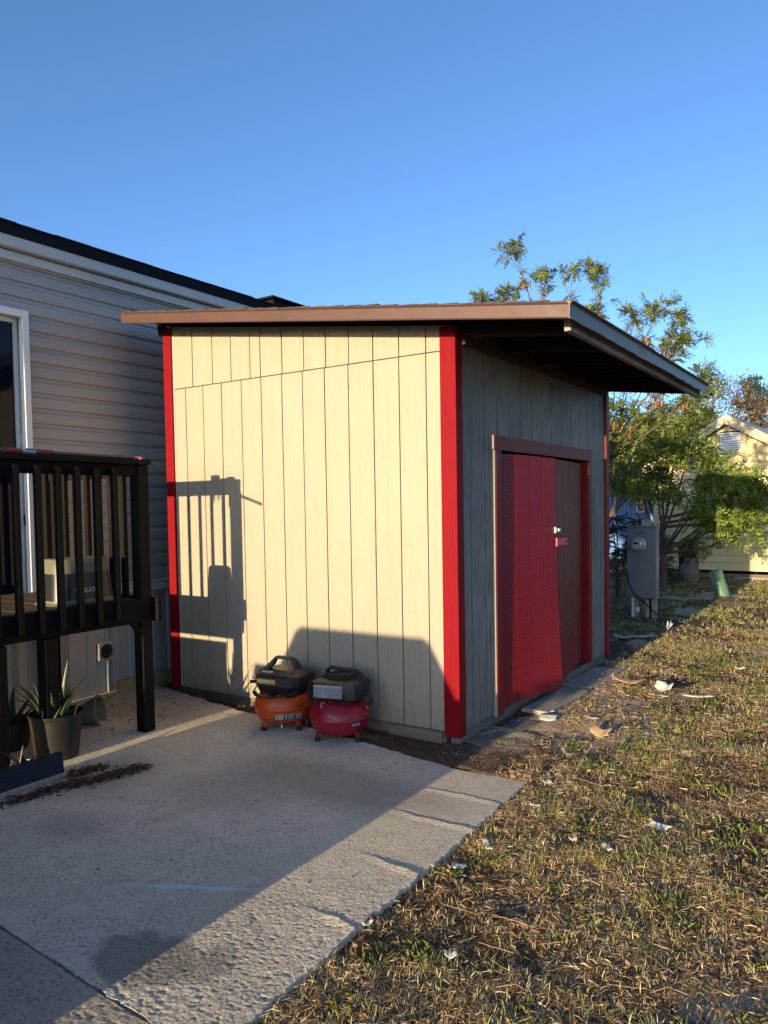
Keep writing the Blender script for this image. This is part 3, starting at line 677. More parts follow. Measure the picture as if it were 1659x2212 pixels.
# ---------------------------------------------------------------- things on the deck
pole = thing('roller_pole', 'telescopic pole with red grip lying on the front deck rail', 'pole', (RX-.055, -1.9, 1.9045), 0)
def tube_part(nm, pts, r, mat, par, n=12): o = MB().tube(pts, r, n).build(nm, mat, par); return smoothshade(o, 50)
tube_part('shaft', [(0, -.02, 0), (0, .97, -.004)], [.0125, .010], plain('grey_tube', (.10, .10, .09), .35, .5), pole)
tube_part('grip', [(0, .06, 0), (0, .36, 0)], .0165, plain('dull_red_grip', (.22, .02, .025), .4), pole)
tube_part('label', [(0, .175, 0), (0, .255, 0)], .0172, plain('silver_label', (.38, .38, .40), .35, .4), pole)
tube_part('end_cap', [(0, .36, 0), (0, .368, 0)], .0175, M['black'], pole)
mb = MB()
for k in range(3):
    a = .19+k*.022
    mb.V += []; mb.tube([(.0125, a, .0125), (.0125, a+.012, .0125)], .006, 8)
mb.build('label_dots', plain('blue_print', (.05, .12, .40), .4), pole)
rag = thing('work_glove', 'pink and white work glove on the rail corner', 'glove', (-1.93, -.89, 1.888))
def lump(nm, c, r, mat, par, seed, n=14, flat=1.0):
    V = []; F = []; 
    for i in range(n+1):
        th = math.pi*i/n
        for k in range(2*n):
            ph = math.pi*k/n; dx, dy, dz = math.sin(th)*math.cos(ph), math.sin(th)*math.sin(ph), math.cos(th)
            rr = .72+.56*float(fbm(dx*1.8+3+dz, dy*1.8+seed+dz*.7, seed)); V.append((c[0]+r[0]*rr*dx, c[1]+r[1]*rr*dy, max(c[2]+r[2]*rr*dz, c[2]-r[2]*.6*flat)))
    for i in range(n):
        for k in range(2*n): F.append((i*2*n+k, i*2*n+(k+1) % (2*n), (i+1)*2*n+(k+1) % (2*n), (i+1)*2*n+k))
    o = pyd(nm, V, F, mat, par); return smoothshade(o, 60)
lump('palm', (.05, .0, .009), (.055, .03, .013), plain('pink_fabric', (.62, .10, .16), .8, bump=.5), rag, 3)
for k in range(4): lump('finger', (-.018-.004*k, -.015+.011*k, .007), (.026, .0065, .007), plain('white_fabric%d' % k, (.6, .58, .52), .8, bump=.5), rag, 5+k, 8)
# upside-down tub
tub = thing('storage_tub', 'pale plastic tub turned upside down on the deck boards', 'tub', (-2.02, -1.28, FL+.003), .0)
def rrect(hx, hy, r, n=6):
    P = []
    for cx, cy, a0 in ((hx-r, hy-r, 0), (-hx+r, hy-r, 90), (-hx+r, -hy+r, 180), (hx-r, -hy+r, 270)):
        for k in range(n+1): a = math.radians(a0+90*k/n); P.append((cx+r*math.cos(a), cy+r*math.sin(a)))
    return P
def loft(nm, secs, mat, par, caps=(True, True), sm=40):
    V = []; F = []; n = len(secs[0])
    for s_ in secs: V += s_
    for i in range(len(secs)-1):
        for k in range(n): F.append((i*n+k, i*n+(k+1) % n, (i+1)*n+(k+1) % n, (i+1)*n+k))
    if caps[0]: F.append(tuple(range(n-1, -1, -1)))
    if caps[1]: F.append(tuple((len(secs)-1)*n+k for k in range(n)))
    o = pyd(nm, V, F, mat, par); return smoothshade(o, sm)
def sec(hx, hy, r, z, dx=0, dy=0): return [(x+dx, y+dy, z) for x, y in rrect(hx, hy, r)]
M['tub'] = plain('pale_olive_plastic', (.13, .125, .085), .5, var=.1)
M['tubdark'] = plain('dark_tub_shade', (.012, .013, .014), .4)
loft('body', [sec(.150, .225, .09, 0), sec(.142, .215, .09, .03), sec(.128, .20, .085, .22), sec(.122, .193, .08, .275), sec(.108, .18, .07, .29)], M['tub'], tub)
loft('rim', [sec(.158, .233, .095, 0), sec(.165, .24, .10, .006), sec(.158, .233, .095, .014), sec(.147, .222, .09, .016)], M['tub'], tub)
loft('shade_band', [sec(.1438, .2168, .09, .032), sec(.131, .203, .085, .20)], M['tubdark'], tub, (False, False))  # dark band painted where the tub stands in shade, behind the lettering
def text(nm, body, size, mat, par, loc, rot, ext=.0004, sx=1, bold=.0, align='CENTER'):
    cu = bpy.data.curves.new(nm, 'FONT'); cu.body = body; cu.size = size; cu.extrude = ext; cu.align_x = align; cu.align_y = 'CENTER'; cu.offset = bold
    o = bpy.data.objects.new(nm, cu); COL.objects.link(o); bpy.context.view_layer.update()
    me = bpy.data.meshes.new_from_object(o); bpy.data.objects.remove(o)
    me.materials.clear(); me.materials.append(mat)
    o = bpy.data.objects.new(nm, me); COL.objects.link(o); o.parent = par; o.location = loc; o.rotation_euler = rot; o.scale = (sx, 1, 1); return o
M['print'] = plain('pale_print', (.42, .45, .46), .5)
ltr = text('lettering', 'Coreda', .062, M['print'], tub, (.1425, -.01, .085), (math.radians(90-10), math.pi, math.radians(-90)), bold=.001)
# local frame: text x -> -y (upside down reads right-to-left), text y -> -z
ex, ey = Vector((0, -1, 0)), Vector((.075, 0, -1)).normalized(); ez = ex.cross(ey)
ltr.rotation_euler = Matrix((ex, ey, ez)).transposed().to_euler()
# long brush across the rail (its shadow falls on the shed)
br = thing('long_brush', 'long handled scrubbing brush laid across the deck rail', 'brush', (-2.035, -2.085, 2.0), 0)
lump('brush_head', (0, 0, .0), (.060, .05, .085), plain('brush_foam', (.3, .3, .28), .8), br, 9)
box('cap', (-.05, -.04, .03), (.05, .04, .085), M['black'], br, .01)
mb = MB()
for k in range(26): x_ = -.04+.085*random.random(); mb.tube([(x_, random.uniform(-.03, .03), -.05), (x_+random.uniform(-.004, .004), random.uniform(-.03, .03), -.095-random.random()*.03)], .002, 4)
mb.build('bristles', M['rubber'], br)
tube_part('handle', [(.0, 0, -.04), (.18, 0, -.052), (.49, 0, -.15)], .011, M['black'], br)

# ---------------------------------------------------------------- under the deck: plants and pots
M['pot'] = plain('dusty_dark_pot_plastic', (.016, .015, .011), .5, bump=.25, bs=90, var=.3)
M['soil'] = plain('potting_soil', (.03, .022, .015), .95, bump=.8, bs=60)
def aloe_leaf(par, base, az, lean, L, w_, col, bend=.5, name='leaf', teeth=True):
    n = 9; V = []; F = []; a = Vector((math.cos(az), math.sin(az), 0)); s_ = Vector((-math.sin(az), math.cos(az), 0)); p = Vector(base); th = lean
    for i in range(n+1):
        t = i/n; ww = w_*(1-t**1.6)*(.85+.15*math.cos(t*3))+.0008; d_ = a*math.sin(th)+Z*math.cos(th); up_ = a*-math.cos(th)+Z*math.sin(th)
        V += [p+s_*ww+up_*ww*.35, p-up_*ww*.28, p-s_*ww+up_*ww*.35, p+up_*ww*.05]
        p = p+d_*(L/n); th += bend/n*2*t
    for i in range(n):
        for k in range(4): F.append((i*4+k, i*4+(k+1) % 4, (i+1)*4+(k+1) % 4, (i+1)*4+k))
    F.append((0, 1, 2, 3)); F.append((n*4+3, n*4+2, n*4+1, n*4))
    m0 = len(V)
    if teeth:
        for i in range(1, n):
            for e, sg in ((0, 1), (2, -1)):
                b = V[i*4+e]; nx_ = V[(i+1)*4+e] if i < n else b; c_ = (b+nx_)/2; k = len(V); V += [b, (b*2+nx_)/3, c_*0+(b*.8+nx_*.2)+s_*sg*w_*.22]; F.append((k, k+1, k+2))
    o = pyd(name, V, F, col, par); return smoothshade(o, 60)
q = NT('aloe_skin'); v = q.vec(world=False); c = q.mix(q.ramp(q.vor(q.vec((1, 1, .5), world=False), 110), [(.08, 1), (.16, 0)]), (.045, .075, .03), (.11, .16, .08)); M['aloe'] = q.out(c, .4)
M['aloe_dry'] = plain('dry_aloe_leaf', (.45, .22, .13), .6, var=.3); M['aloe_pale'] = plain('pale_aloe_leaf', (.30, .36, .14), .45, var=.25); M['aloe_dark'] = plain('dark_purple_leaf', (.045, .022, .025), .4, var=.3)
M['aloe_straw'] = plain('straw_leaf', (.50, .38, .20), .6, var=.3); M['yellowleaf'] = plain('yellow_green_leaf', (.30, .30, .05), .45, var=.3)
def pot(par, r0, r1, h, mat, lip=.008, soil=True, n=40):
    o = MB().lathe([(r0*.96, 0), (r0, .004), (r1-.004, h-.03), (r1, h-.028), (r1+lip, h-.004), (r1+lip, h), (r1-.004, h), (r1-.006, h-.03), (r0*.9, .01)], n).build('pot', mat, par); smoothshade(o, 35)
    if soil: MB().lathe([(r1-.012, h-.055), (.001, h-.045)], n).build('soil', M['soil'], par)
    return o
bp = thing('aloe_in_pot', 'spiky aloe in a large dusty black pot under the deck', 'potted plant', (-1.86, -1.50, .043))
pot(bp, .165, .205, .345, M['pot']); bp.scale = (.76, .76, .80); bp.location = (-1.88, -1.545, .043)
spec = [(200, .75, .42, .030), (170, .45, .38, .032), (215, .9, .36, .024), (250, .25, .34, .03), (100, .12, .44, .036), (60, .35, .36, .03), (20, .45, .40, .026), (320, .5, .30, .026), (290, .35, .24, .022), (140, .6, .30, .026), (350, .7, .30, .022), (235, .55, .28, .026), (120, .35, .3, .03), (80, .2, .26, .03), (185, 1.0, .40, .02), (225, .7, .36, .026), (160, .65, .30, .024), (260, .4, .30, .026), (30, .8, .32, .02), (110, .7, .30, .022), (300, .25, .33, .022)]
for az_, le, L_, w_ in spec:
    a_ = math.radians(az_); aloe_leaf(bp, (math.cos(a_)*.07, math.sin(a_)*.07, .29), a_, le, L_, w_, M['aloe'], random.uniform(.1, .7))
aloe_leaf(bp, (.05, -.14, .30), math.radians(300), .15, .11, .022, M['aloe_dry'], .2); aloe_leaf(bp, (.11, -.10, .30), math.radians(20), .55, .16, .016, M['aloe_pale'], .1)
aloe_leaf(bp, (.19, .03, .31), math.radians(30), .35, .15, .014, M['aloe_dry'], .2); aloe_leaf(bp, (-.02, -.18, .31), math.radians(200), 1.0, .07, .016, M['aloe_straw'], .2)
lp = thing('aloe_in_pot', 'dark aloe in a shadowed pot left of the large pot', 'potted plant', (-2.26, -1.62, .043))
pot(lp, .10, .14, .19, M['pot'])
for k in range(8): a_ = k*.82; aloe_leaf(lp, (math.cos(a_)*.04, math.sin(a_)*.04, .16), a_, .5+.3*random.random(), .26, .026, M['aloe'], .6)
sp_ = thing('aloe_in_pot', 'small ribbed grey pot with one pale pointed aloe leaf', 'potted plant', (-1.60, -1.93, .06))
M['ribpot'] = plain('grey_ribbed_pot', (.26, .27, .22), .5)
V = []; F = []; n = 96
for z_, r_ in ((0, .050), (.08, .062), (.085, .064), (.085, .060), (.06, .055)):
    for k in range(n): rr = r_+(.0016 if k % 2 and z_ < .081 else 0); a_ = 2*math.pi*k/n; V.append((rr*math.cos(a_), rr*math.sin(a_), z_))
for i in range(4):
    for k in range(n): F.append((i*n+k, i*n+(k+1) % n, (i+1)*n+(k+1) % n, (i+1)*n+k))
F.append(tuple(range(n))); F.append(tuple(4*n+k for k in range(n)))
pyd('pot', V, F, M['ribpot'], sp_)
for ch in sp_.children: ch.location = (0, 0, .02)
box('saucer', (-.07, -.07, -.03), (.07, .07, .019), M['pot'], sp_, .01)
aloe_leaf(sp_, (.0, -.01, .085), math.radians(60), .08, .125, .026, M['aloe_straw'], .1)
for az_, le, mt_ in ((10, .9, 'aloe_dark'), (60, 1.1, 'aloe_dark'), (200, 1.0, 'aloe_dark'), (330, .8, 'aloe_dark'), (35, 1.15, 'aloe_dark'), (270, .9, 'aloe_straw')):
    a_ = math.radians(az_); aloe_leaf(sp_, (math.cos(a_)*.012, math.sin(a_)*.012, .085), a_, le, .15 if mt_ == 'aloe_dark' else .05, .017, M[mt_], .15)
tp = thing('tipped_pot', 'empty olive plastic pot lying on its side by the skirting', 'pot', (-2.30, -1.02, .125), rot=(math.radians(78), 0, math.radians(128)))
M['olive'] = plain('olive_pot_plastic', (.17, .16, .10), .5, var=.2)
pot(tp, .06, .105, .17, M['olive'], .012, False); tp.children[0].location = (0, 0, -.09)
MB().lathe([(.050, -.0905), (.049, -.094)], 24).build('pot_base', M['rubber'], tp)
aloe_leaf(tp, (0, .06, .08), math.radians(90), .2, .22, .034, M['yellowleaf'], .4); aloe_leaf(tp, (.03, .05, .08), math.radians(60), .4, .16, .022, M['yellowleaf'], .5)
lb = thing('timber_plank', 'new yellow timber plank on edge along the skirting', 'plank', (-2.895, .3, .03))
box('plank', (-.02, -.62, -.01), (.018, 1.2, .115), M['lumber'], lb, .004)

# ---------------------------------------------------------------- COMPRESSORS
def tankprof(R, H, z0, e=2.6):
    P = []
    for i in range(25):
        a = -math.pi/2+math.pi*i/24; c_, s_ = math.cos(a), math.sin(a)
        P.append((max(.004, R*.42+R*.58*abs(c_)**(2/e)) if i not in (0, 24) else .004, z0+H/2+H/2*(1 if s_ > 0 else -1)*abs(s_)**(2/e)))
    mid = [(R*1.0, z0+H/2-.006), (R*1.012, z0+H/2-.004), (R*1.012, z0+H/2+.004), (R*1.0, z0+H/2+.006)]
    return P[:12]+mid+P[13:]
def grimy(name, col, r=.3):
    q = NT(name); v = q.vec(); a = q.noise(v, 18, 5, .7); c = q.mix(q.ramp(a, [(.5, 0), (.75, .5)]), col, sub(col, .5)); z = q.noise(v, 60, 3, .6)
    q.bump(q.noise(v, 12, 3, .5), .06, .01); return q.out(c, q.ramp(z, [(.3, r), (.8, r+.25)]), spec=.5)
M['orange'] = grimy('orange_tank_paint', (.52, .065, .008)); M['tankred'] = grimy('dark_red_tank_paint', (.30, .008, .018), .25)
M['label_or'] = plain('amber_sticker', (.65, .30, .03), .5); M['label_dk'] = plain('black_sticker', (.02, .021, .03), .5); M['label_gy'] = plain('scuffed_silver_sticker', (.24, .25, .25), .5, var=.4)
M['label_wh'] = plain('white_print', (.62, .62, .64), .5); M['label_rs'] = plain('pale_red_sticker', (.55, .35, .32), .5)
def curved_label(nm, R, z0, z1, a0, a1, mat, par, n=10):
    V = []; F = []
    for i in range(n+1):
        a = math.radians(a0+(a1-a0)*i/n)
        for z in (z0, z1): V.append((R*math.cos(a), R*math.sin(a), z))
    for i in range(n): F.append((2*i, 2*i+2, 2*i+3, 2*i+1))
    me = bpy.data.meshes.new(nm); me.from_pydata(V, [], F); me.update(); return link(nm, me, mat, par)
def leg(par, a, mat, R, z1, foot=True):
    a = math.radians(a); c_ = Vector((math.cos(a), math.sin(a), 0)); s_ = Vector((-math.sin(a), math.cos(a), 0))
    p = [c_*(R*.80)+Z*(z1+.02), c_*(R*.90)+Z*.04, c_*(R*.90)+Z*.022]
    V = []
    for q_ in p: V += [q_-s_*.019, q_+s_*.019, q_+s_*.019-c_*.006, q_-s_*.019-c_*.006]
    F = [(0, 1, 2, 3), (11, 10, 9, 8)]
    for i in range(2):
        for k in range(4): F.append((i*4+k, i*4+(k+1) % 4, (i+1)*4+(k+1) % 4, (i+1)*4+k))
    l_ = pyd('leg', V, F, mat, par, bev=.001)
    o = MB().lathe([(.017, 0), (.021, .004), (.019, .024), (.016, .03)], 14, tuple(c_*(R*.875))).build('rubber_foot', M['rubber'], l_)
def cyl(nm, p, q_, r, mat, par, n=12): return smoothshade(MB().tube([p, q_], r, n).build(nm, mat, par), 45)

# orange one
cA_ = thing('air_compressor', 'orange tank pancake air compressor with black shroud against the shed', 'air compressor', (-1.145, -.285, -.002), math.radians(8))
cA_.location.z = float(slabz(-1.1))+.0
R = .197
o = MB().lathe(tankprof(R, .205, .045), 56).build('tank', M['orange'], cA_); smoothshade(o, 60); tankA = o
for a in (-108, 12, 132, -20): leg(cA_, a, M['orange'], R, .06)
# warning strip and plate
def tank_patch(R_, z0, z1, a0, a1, nm, mat, par, H=.205, e=2.6, zc=.1475, off=.002, n=12):
    V = []; F = []; m_ = 4
    for i in range(n+1):
        a = math.radians(a0+(a1-a0)*i/n)
        for j in range(m_+1):
            z = z0+(z1-z0)*j/m_; s_ = min(.999, abs((z-zc)/(H/2))); c_ = (1-s_**e)**(1/e); rr = R_*.42+R_*.58*c_+off
            V.append((rr*math.cos(a), rr*math.sin(a), z))
    for i in range(n):
        for j in range(m_): k = i*(m_+1)+j; F.append((k, k+m_+1, k+m_+2, k+1))
    me = bpy.data.meshes.new(nm); me.from_pydata(V, [], F); me.update(); return link(nm, me, mat, par, True)
ws = tank_patch(R, .085, .122, -75, -12, 'warning_label', M['label_dk'], tankA)
tank_patch(R, .1225, .129, -75, -12, 'label_band', M['label_or'], ws, off=.0022)
for i, (a0, a1) in enumerate(((-68, -56), (-48, -34), (-27, -16))):
    for z_ in (.090, .098, .108, .116): tank_patch(R, z_, z_+.0042, a0, a1, 'print_line', M['label_wh'] if i < 1 else M['print'], ws, off=.0030, n=3)
for z_ in (.090, .107):
    for a_ in (-73, -53, -31): tank_patch(R, z_, z_+.011, a_, a_+3.2, 'print_symbol', M['label_wh'], ws, off=.0031, n=2)
tank_patch(R, .168, .182, -30, -12, 'data_plate', plain('brown_plate', (.12, .06, .04), .4), tankA)
tx = text('handwriting', '4426', .03, plain('marker_ink', (.10, .02, .01), .6), tankA, (0, 0, 0), (0, 0, 0), ext=.0002)
a_ = math.radians(-40); nd = Vector((math.cos(a_), math.sin(a_), 1.3)).normalized(); ex_ = Vector((-math.sin(a_), math.cos(a_), 0)); ey_ = nd.cross(ex_)
tx.matrix_local = Matrix.Translation(Vector((math.cos(a_)*.166, math.sin(a_)*.166, .2335))) @ Matrix((ex_, ey_, nd)).transposed().to_4x4()
cyl('drain_valve', (.07, -.13, .05), (.075, -.135, .022), .006, M['brass'], tankA); 
# shroud: faceted housing, slightly larger at the back right
def poly_loft(nm, secs, mat, par, bev=.0, sm=28):
    V = []; F = []; n = len(secs[0])
    for s_ in secs: V += s_
    for i in range(len(secs)-1):
        for k in range(n): F.append((i*n+k, i*n+(k+1) % n, (i+1)*n+(k+1) % n, (i+1)*n+k))
    F.append(tuple(range(n-1, -1, -1))); F.append(tuple((len(secs)-1)*n+k for k in range(n)))
    return pyd(nm, V, F, mat, par, bev=bev)
def octa(x0, x1, y0, y1, c_, z, sk=0):
    return [(x0+c_, y0, z), (x1-c_*1.3, y0+sk, z), (x1, y0+c_*1.3+sk, z), (x1, y1-c_, z), (x1-c_, y1, z), (x0+c_, y1, z), (x0, y1-c_, z), (x0, y0+c_, z)]
sh = poly_loft('shroud', [octa(-.13, .155, -.115, .13, .03, .235), octa(-.15, .185, -.135, .145, .04, .285), octa(-.155, .20, -.145, .15, .04, .305), octa(-.155, .20, -.145, .15, .04, .365), octa(-.145, .19, -.135, .14, .04, .378), octa(-.10, .14, -.075, .10, .03, .405)], M['black'], cA_, .003)
sh.name = 'shroud'
# handle: arching bar front-left to back-right
hp_ = [(-.135, -.06, .375), (-.06, -.03, .445), (-.03, -.02, .485), (.075, .01, .478), (.10, .015, .455), (.135, .03, .375)]
V = []; F = []
for i, p in enumerate(hp_):
    wv = .022 if 0 < i < 5 else .03; tv = .012 if 1 < i < 4 else .02; p = Vector(p)
    nx_ = Vector((.0, 1, 0)); up_ = Vector((0, 0, 1)) if i in (2, 3) else Vector((-.6 if i < 2 else .75, 0, .7)).normalized()
    V += [p-nx_*wv-up_*tv, p+nx_*wv-up_*tv, p+nx_*wv*.8+up_*tv*.6, p-nx_*wv*.8+up_*tv*.6]
for i in range(5):
    for k in range(4): F.append((i*4+k, i*4+(k+1) % 4, (i+1)*4+(k+1) % 4, (i+1)*4+k))
F += [(0, 1, 2, 3), (23, 22, 21, 20)]
pyd('handle', V, F, M['black'], sh, bev=.003)
mb = MB()
for k in range(4): mb.box((.04, -.1315+.0, .312+k*.013), (.165, -.118, .317+k*.013))
for k in range(3): mb.box((.193, -.05, .315+k*.016), (.2035, .11, .321+k*.016))
mb.V = [(x, y-.016+(x-.04)*.0, z) if x < .19 else (x, y, z) for x, y, z in mb.V]
mb.build('vent_ribs', plain('dusty_rib', (.05, .048, .042), .5), sh)
mb = MB()
for k in range(2):
    for j in range(2): mb.box((.03+j*.06, -.108+k*.02, .3835+k*.006), (.083+j*.06, -.098+k*.02, .389+k*.006))
mb.build('top_slots', M['darkhole'], sh)
lb_ = box('badge', (-.115, -.1468, .318), (.035, -.1452, .352), M['label_or'], sh, .0004)
text('badge_text', '6Gal', .022, M['label_wh'], lb_, (-.088, -.1475, .337), (math.radians(90), 0, 0), .0003, bold=.0006)
text('badge_text', '150PSI', .022, M['label_wh'], lb_, (-.038, -.1475, .335), (math.radians(90), 0, 0), .0003, bold=.0006)
text('badge_text', 'COMPRESSOR', .007, M['label_wh'], lb_, (.012, -.1475, .334), (math.radians(90), 0, 0), .0003)
tt = text('brand_text', 'RIDGID', .027, M['label_wh'], sh, (-.055, -.103, .3935), (math.radians(24), 0, 0), .0006, bold=.0008)
cyl('coupler', (-.150, -.08, .345), (-.185, -.10, .345), .012, M['brass'], sh); cyl('coupler', (-.150, -.10, .318), (-.19, -.12, .318), .012, M['rubber'], sh)
box('bracket', (-.02, -.17, .225), (.035, -.11, .25), M['black'], sh, .004); box('motor_base', (-.11, -.11, .20), (.13, .11, .24), M['rubber'], sh, .006)
cord = [(-.15, -.09, .29), (-.165, -.12, .25), (-.12, -.155, .232), (-.03, -.17, .226), (.06, -.155, .24), (.14, -.13, .255), (.18, -.10, .27)]
smoothshade(MB().tube(cord, .005, 8).build('power_cord', M['rubber'], cA_), 60)
for q0 in ((-.15, -.125, .245), (-.125, -.145, .238)): lump('plug', q0, (.02, .014, .014), M['rubber'], cA_, 4, 8)

# red one
cB = thing('air_compressor', 'dark red tank pancake air compressor with coiled cord on top', 'air compressor', (-.665, -.265, 0), math.radians(14))
cB.location.z = float(slabz(-.62))
R = .202
o = MB().lathe(tankprof(R, .225, .035, 2.1), 56).build('tank', M['tankred'], cB); smoothshade(o, 60); tB = o
for a in (-125, -25, 95): leg(cB, a, M['tankred'], R*.98, .055)
shB = loft('shroud', [sec(.15, .115, .045, .268, .01), sec(.172, .132, .05, .285, .01), sec(.176, .136, .05, .36, .01), sec(.165, .125, .05, .385, .01), sec(.12, .08, .04, .402, .01), ], M['black'], cB, sm=35)
lbB = box('warning_label', (-.125, -.1378, .288), (.075, -.1358, .362), M['label_gy'], shB, .0004)
box('label_band', (-.125, -.1386, .3625), (.075, -.1366, .371), M['label_rs'], lbB, .0003)
for k in range(4):
    for j in range(3): box('print_line', (-.118+j*.066, -.1384, .294+k*.0175), (-.118+j*.066+.056, -.1376, .2965+k*.0175), M['label_dk'], lbB, 0)
mb = MB()
for k in range(7): mb.box((.105, -.139, .285+k*.0125), (.165, -.125, .290+k*.0125))
for k in range(7): mb.box((.1835, -.08, .285+k*.0125), (.1885, .06, .290+k*.0125))
for k in range(7): mb.box((-.168, -.11, .285+k*.0125), (-.1655, -.06, .290+k*.0125))
tag(mb.build('vent_ribs', plain('dusty_rib2', (.05, .048, .042), .5), shB), kind='stuff')
hB = smoothshade(MB().tube([(-.10, .05, .39), (-.105, .05, .43), (-.08, .05, .452), (.11, .05, .438), (.135, .05, .415), (.14, .05, .385)], [.02, .016, .014, .014, .016, .02], 10).build('handle', M['black'], shB), 50)
box('bracket', (.105, -.005, .385), (.16, .045, .43), M['black'], shB, .012)
# coil of cord
pts = []
for i in range(90):
    a = i*.21; rr = .085+.012*math.sin(i*.9/3)+.006*math.sin(i*.37); pts.append((.0+rr*1.25*math.cos(a)+(.05 if i > 60 else 0)*math.sin((i-60)/10), -.01+rr*.72*math.sin(a), .408+.012*math.sin(a*1.0+1)+.0003*i))
pts += [(-.14, -.02, .405), (-.185, -.04, .38), (-.20, -.06, .33), (-.19, -.09, .285), (-.165, -.12, .272)]
smoothshade(MB().tube(pts, .0052, 7).build('power_cord', M['rubber'], cB), 60)
lump('plug', (.06, -.05, .425), (.026, .016, .014), M['rubber'], cB, 6, 8)
smoothshade(MB().tube([(.175, .0, .30), (.215, .0, .295), (.228, .0, .26), (.205, .0, .225)], .014, 10).build('air_hose', M['rubber'], cB), 60)
cyl('fitting', (.205, 0, .226), (.196, 0, .205), .013, M['brass'], cB)
box('motor_bracket', (-.03, -.115, .235), (-.005, -.10, .285), M['tankred'], cB, .003)
box('motor_base', (-.10, -.09, .245), (.12, .09, .275), M['rubber'], cB, .006)
n_ = Vector((0, -.75, 1)).normalized()
def sticker(nm, x, y, z, hx, hy, mat, rz=0):
    a = Vector((math.cos(rz), math.sin(rz)*.8, math.sin(rz)*.6)).normalized(); b = n_.cross(a).normalized(); a = b.cross(n_)
    return plate(nm, Vector((x, y, z)), a, b, hx, hy, .0012, mat, tB, 0)
sticker('sticker', -.04, -.128, .2445, .038, .011, M['label_gy'], -.15); sticker('sticker', -.045, -.148, .2325, .025, .012, M['label_wh'], -.1); sticker('barcode', -.045, -.148, .2335, .018, .004, M['label_dk'], -.1)
tank_patch(R, .115, .14, -48, -24, 'data_plate', M['label_dk'], tB, H=.225, e=2.1, zc=.1475)
for z_ in (.119, .125, .131): tank_patch(R, z_, z_+.003, -45, -27, 'print_line', M['print'], tB, H=.225, e=2.1, zc=.1475, off=.003, n=4)

# ---------------------------------------------------------------- PARKED CAR behind the viewer (throws the long shadow)
car = thing('parked_car', 'silver sedan parked on the concrete slab facing the shed', 'car', (-.65, -3.42, .0))
M['carpaint'] = plain('silver_car_paint', (.35, .36, .37), .25, .6); M['carglass'] = plain('tinted_car_glass', (.02, .025, .03), .08)
def csec(y, zl, zt, hb, ht): return [(-hb*.94, y, zl), (-hb, y, zl+.12), (-hb, y, min(zt, .68)), (-hb*.89, y, min(zt, .86)), (-ht, y, zt), (ht, y, zt), (hb*.89, y, min(zt, .86)), (hb, y, min(zt, .68)), (hb, y, zl+.12), (hb*.94, y, zl)]
st = [(0, .32, .60, .70, .6), (-.06, .24, .70, .82, .7), (-.35, .2, .80, .90, .78), (-1.1, .2, .90, .92, .80), (-1.35, .2, .93, .92, .80), (-3.5, .2, .95, .92, .8), (-4.5, .22, .95, .90, .76), (-4.62, .35, .80, .84, .7)]
body = poly_loft('body', [csec(*a) for a in st], M['carpaint'], car); smoothshade(body, 35)
def gsec(y, zt, hb, ht): return [(-hb, y, .90), (-ht, y, zt), (-ht*.93, y, zt+.0), (ht*.93, y, zt), (ht, y, zt), (hb, y, .90)]
cabst = [(-1.30, .93, .80, .74), (-1.95, 1.33, .83, .58), (-2.3, 1.40, .83, .57), (-3.2, 1.40, .83, .57), (-3.6, 1.33, .82, .57), (-4.1, .96, .78, .68)]
cab = poly_loft('cabin_glass', [gsec(*a) for a in cabst], M['carglass'], car); smoothshade(cab, 30)
rfp = poly_loft('roof', [[(-.56, -1.98, 1.345), (.56, -1.98, 1.345), (.54, -1.98, 1.36), (-.54, -1.98, 1.36)], [(-.57, -2.4, 1.41), (.57, -2.4, 1.41), (.52, -2.4, 1.445), (-.52, -2.4, 1.445)], [(-.57, -3.2, 1.41), (.57, -3.2, 1.41), (.52, -3.2, 1.44), (-.52, -3.2, 1.44)], [(-.56, -3.6, 1.34), (.56, -3.6, 1.34), (.5, -3.6, 1.36), (-.5, -3.6, 1.36)]], M['carpaint'], car)
for sx in (-1, 1):
    wm = loft('mirror', [[(sx*.90+sx*a_*.10-.0, y, .955+.065*b_) for a_, b_ in ((-.2, -1), (.9, -1), (1.1, 0), (.9, 1), (-.2, 1), (-.5, 0))] for y in (-1.70, -1.60)], M['carpaint'], car)
    for y in (-.85, -3.62):
        wl = MB(); wl.lathe([(.20, -.09), (.32, -.085), (.33, 0), (.32, .085), (.20, .09)], 28); wl.V = [(sx*.84+z, y+x, .33+yy) for x, yy, z in wl.V]; wo = wl.build('wheel', M['rubber'], car)
        rm = MB(); rm.lathe([(.19, -.095), (.05, -.08), (.05, .08), (.19, .095)], 20); rm.V = [(sx*.84+z, y+x, .33+yy) for x, yy, z in rm.V]; rm.build('rim', M['chrome'], wo)
    box('headlight', (sx*.5-.14, -.03, .56), (sx*.5+.14, .006, .66), M['white'], car, .01)
box('number_plate', (-.15, -.01, .40), (.15, .012, .50), M['white'], car, .002)

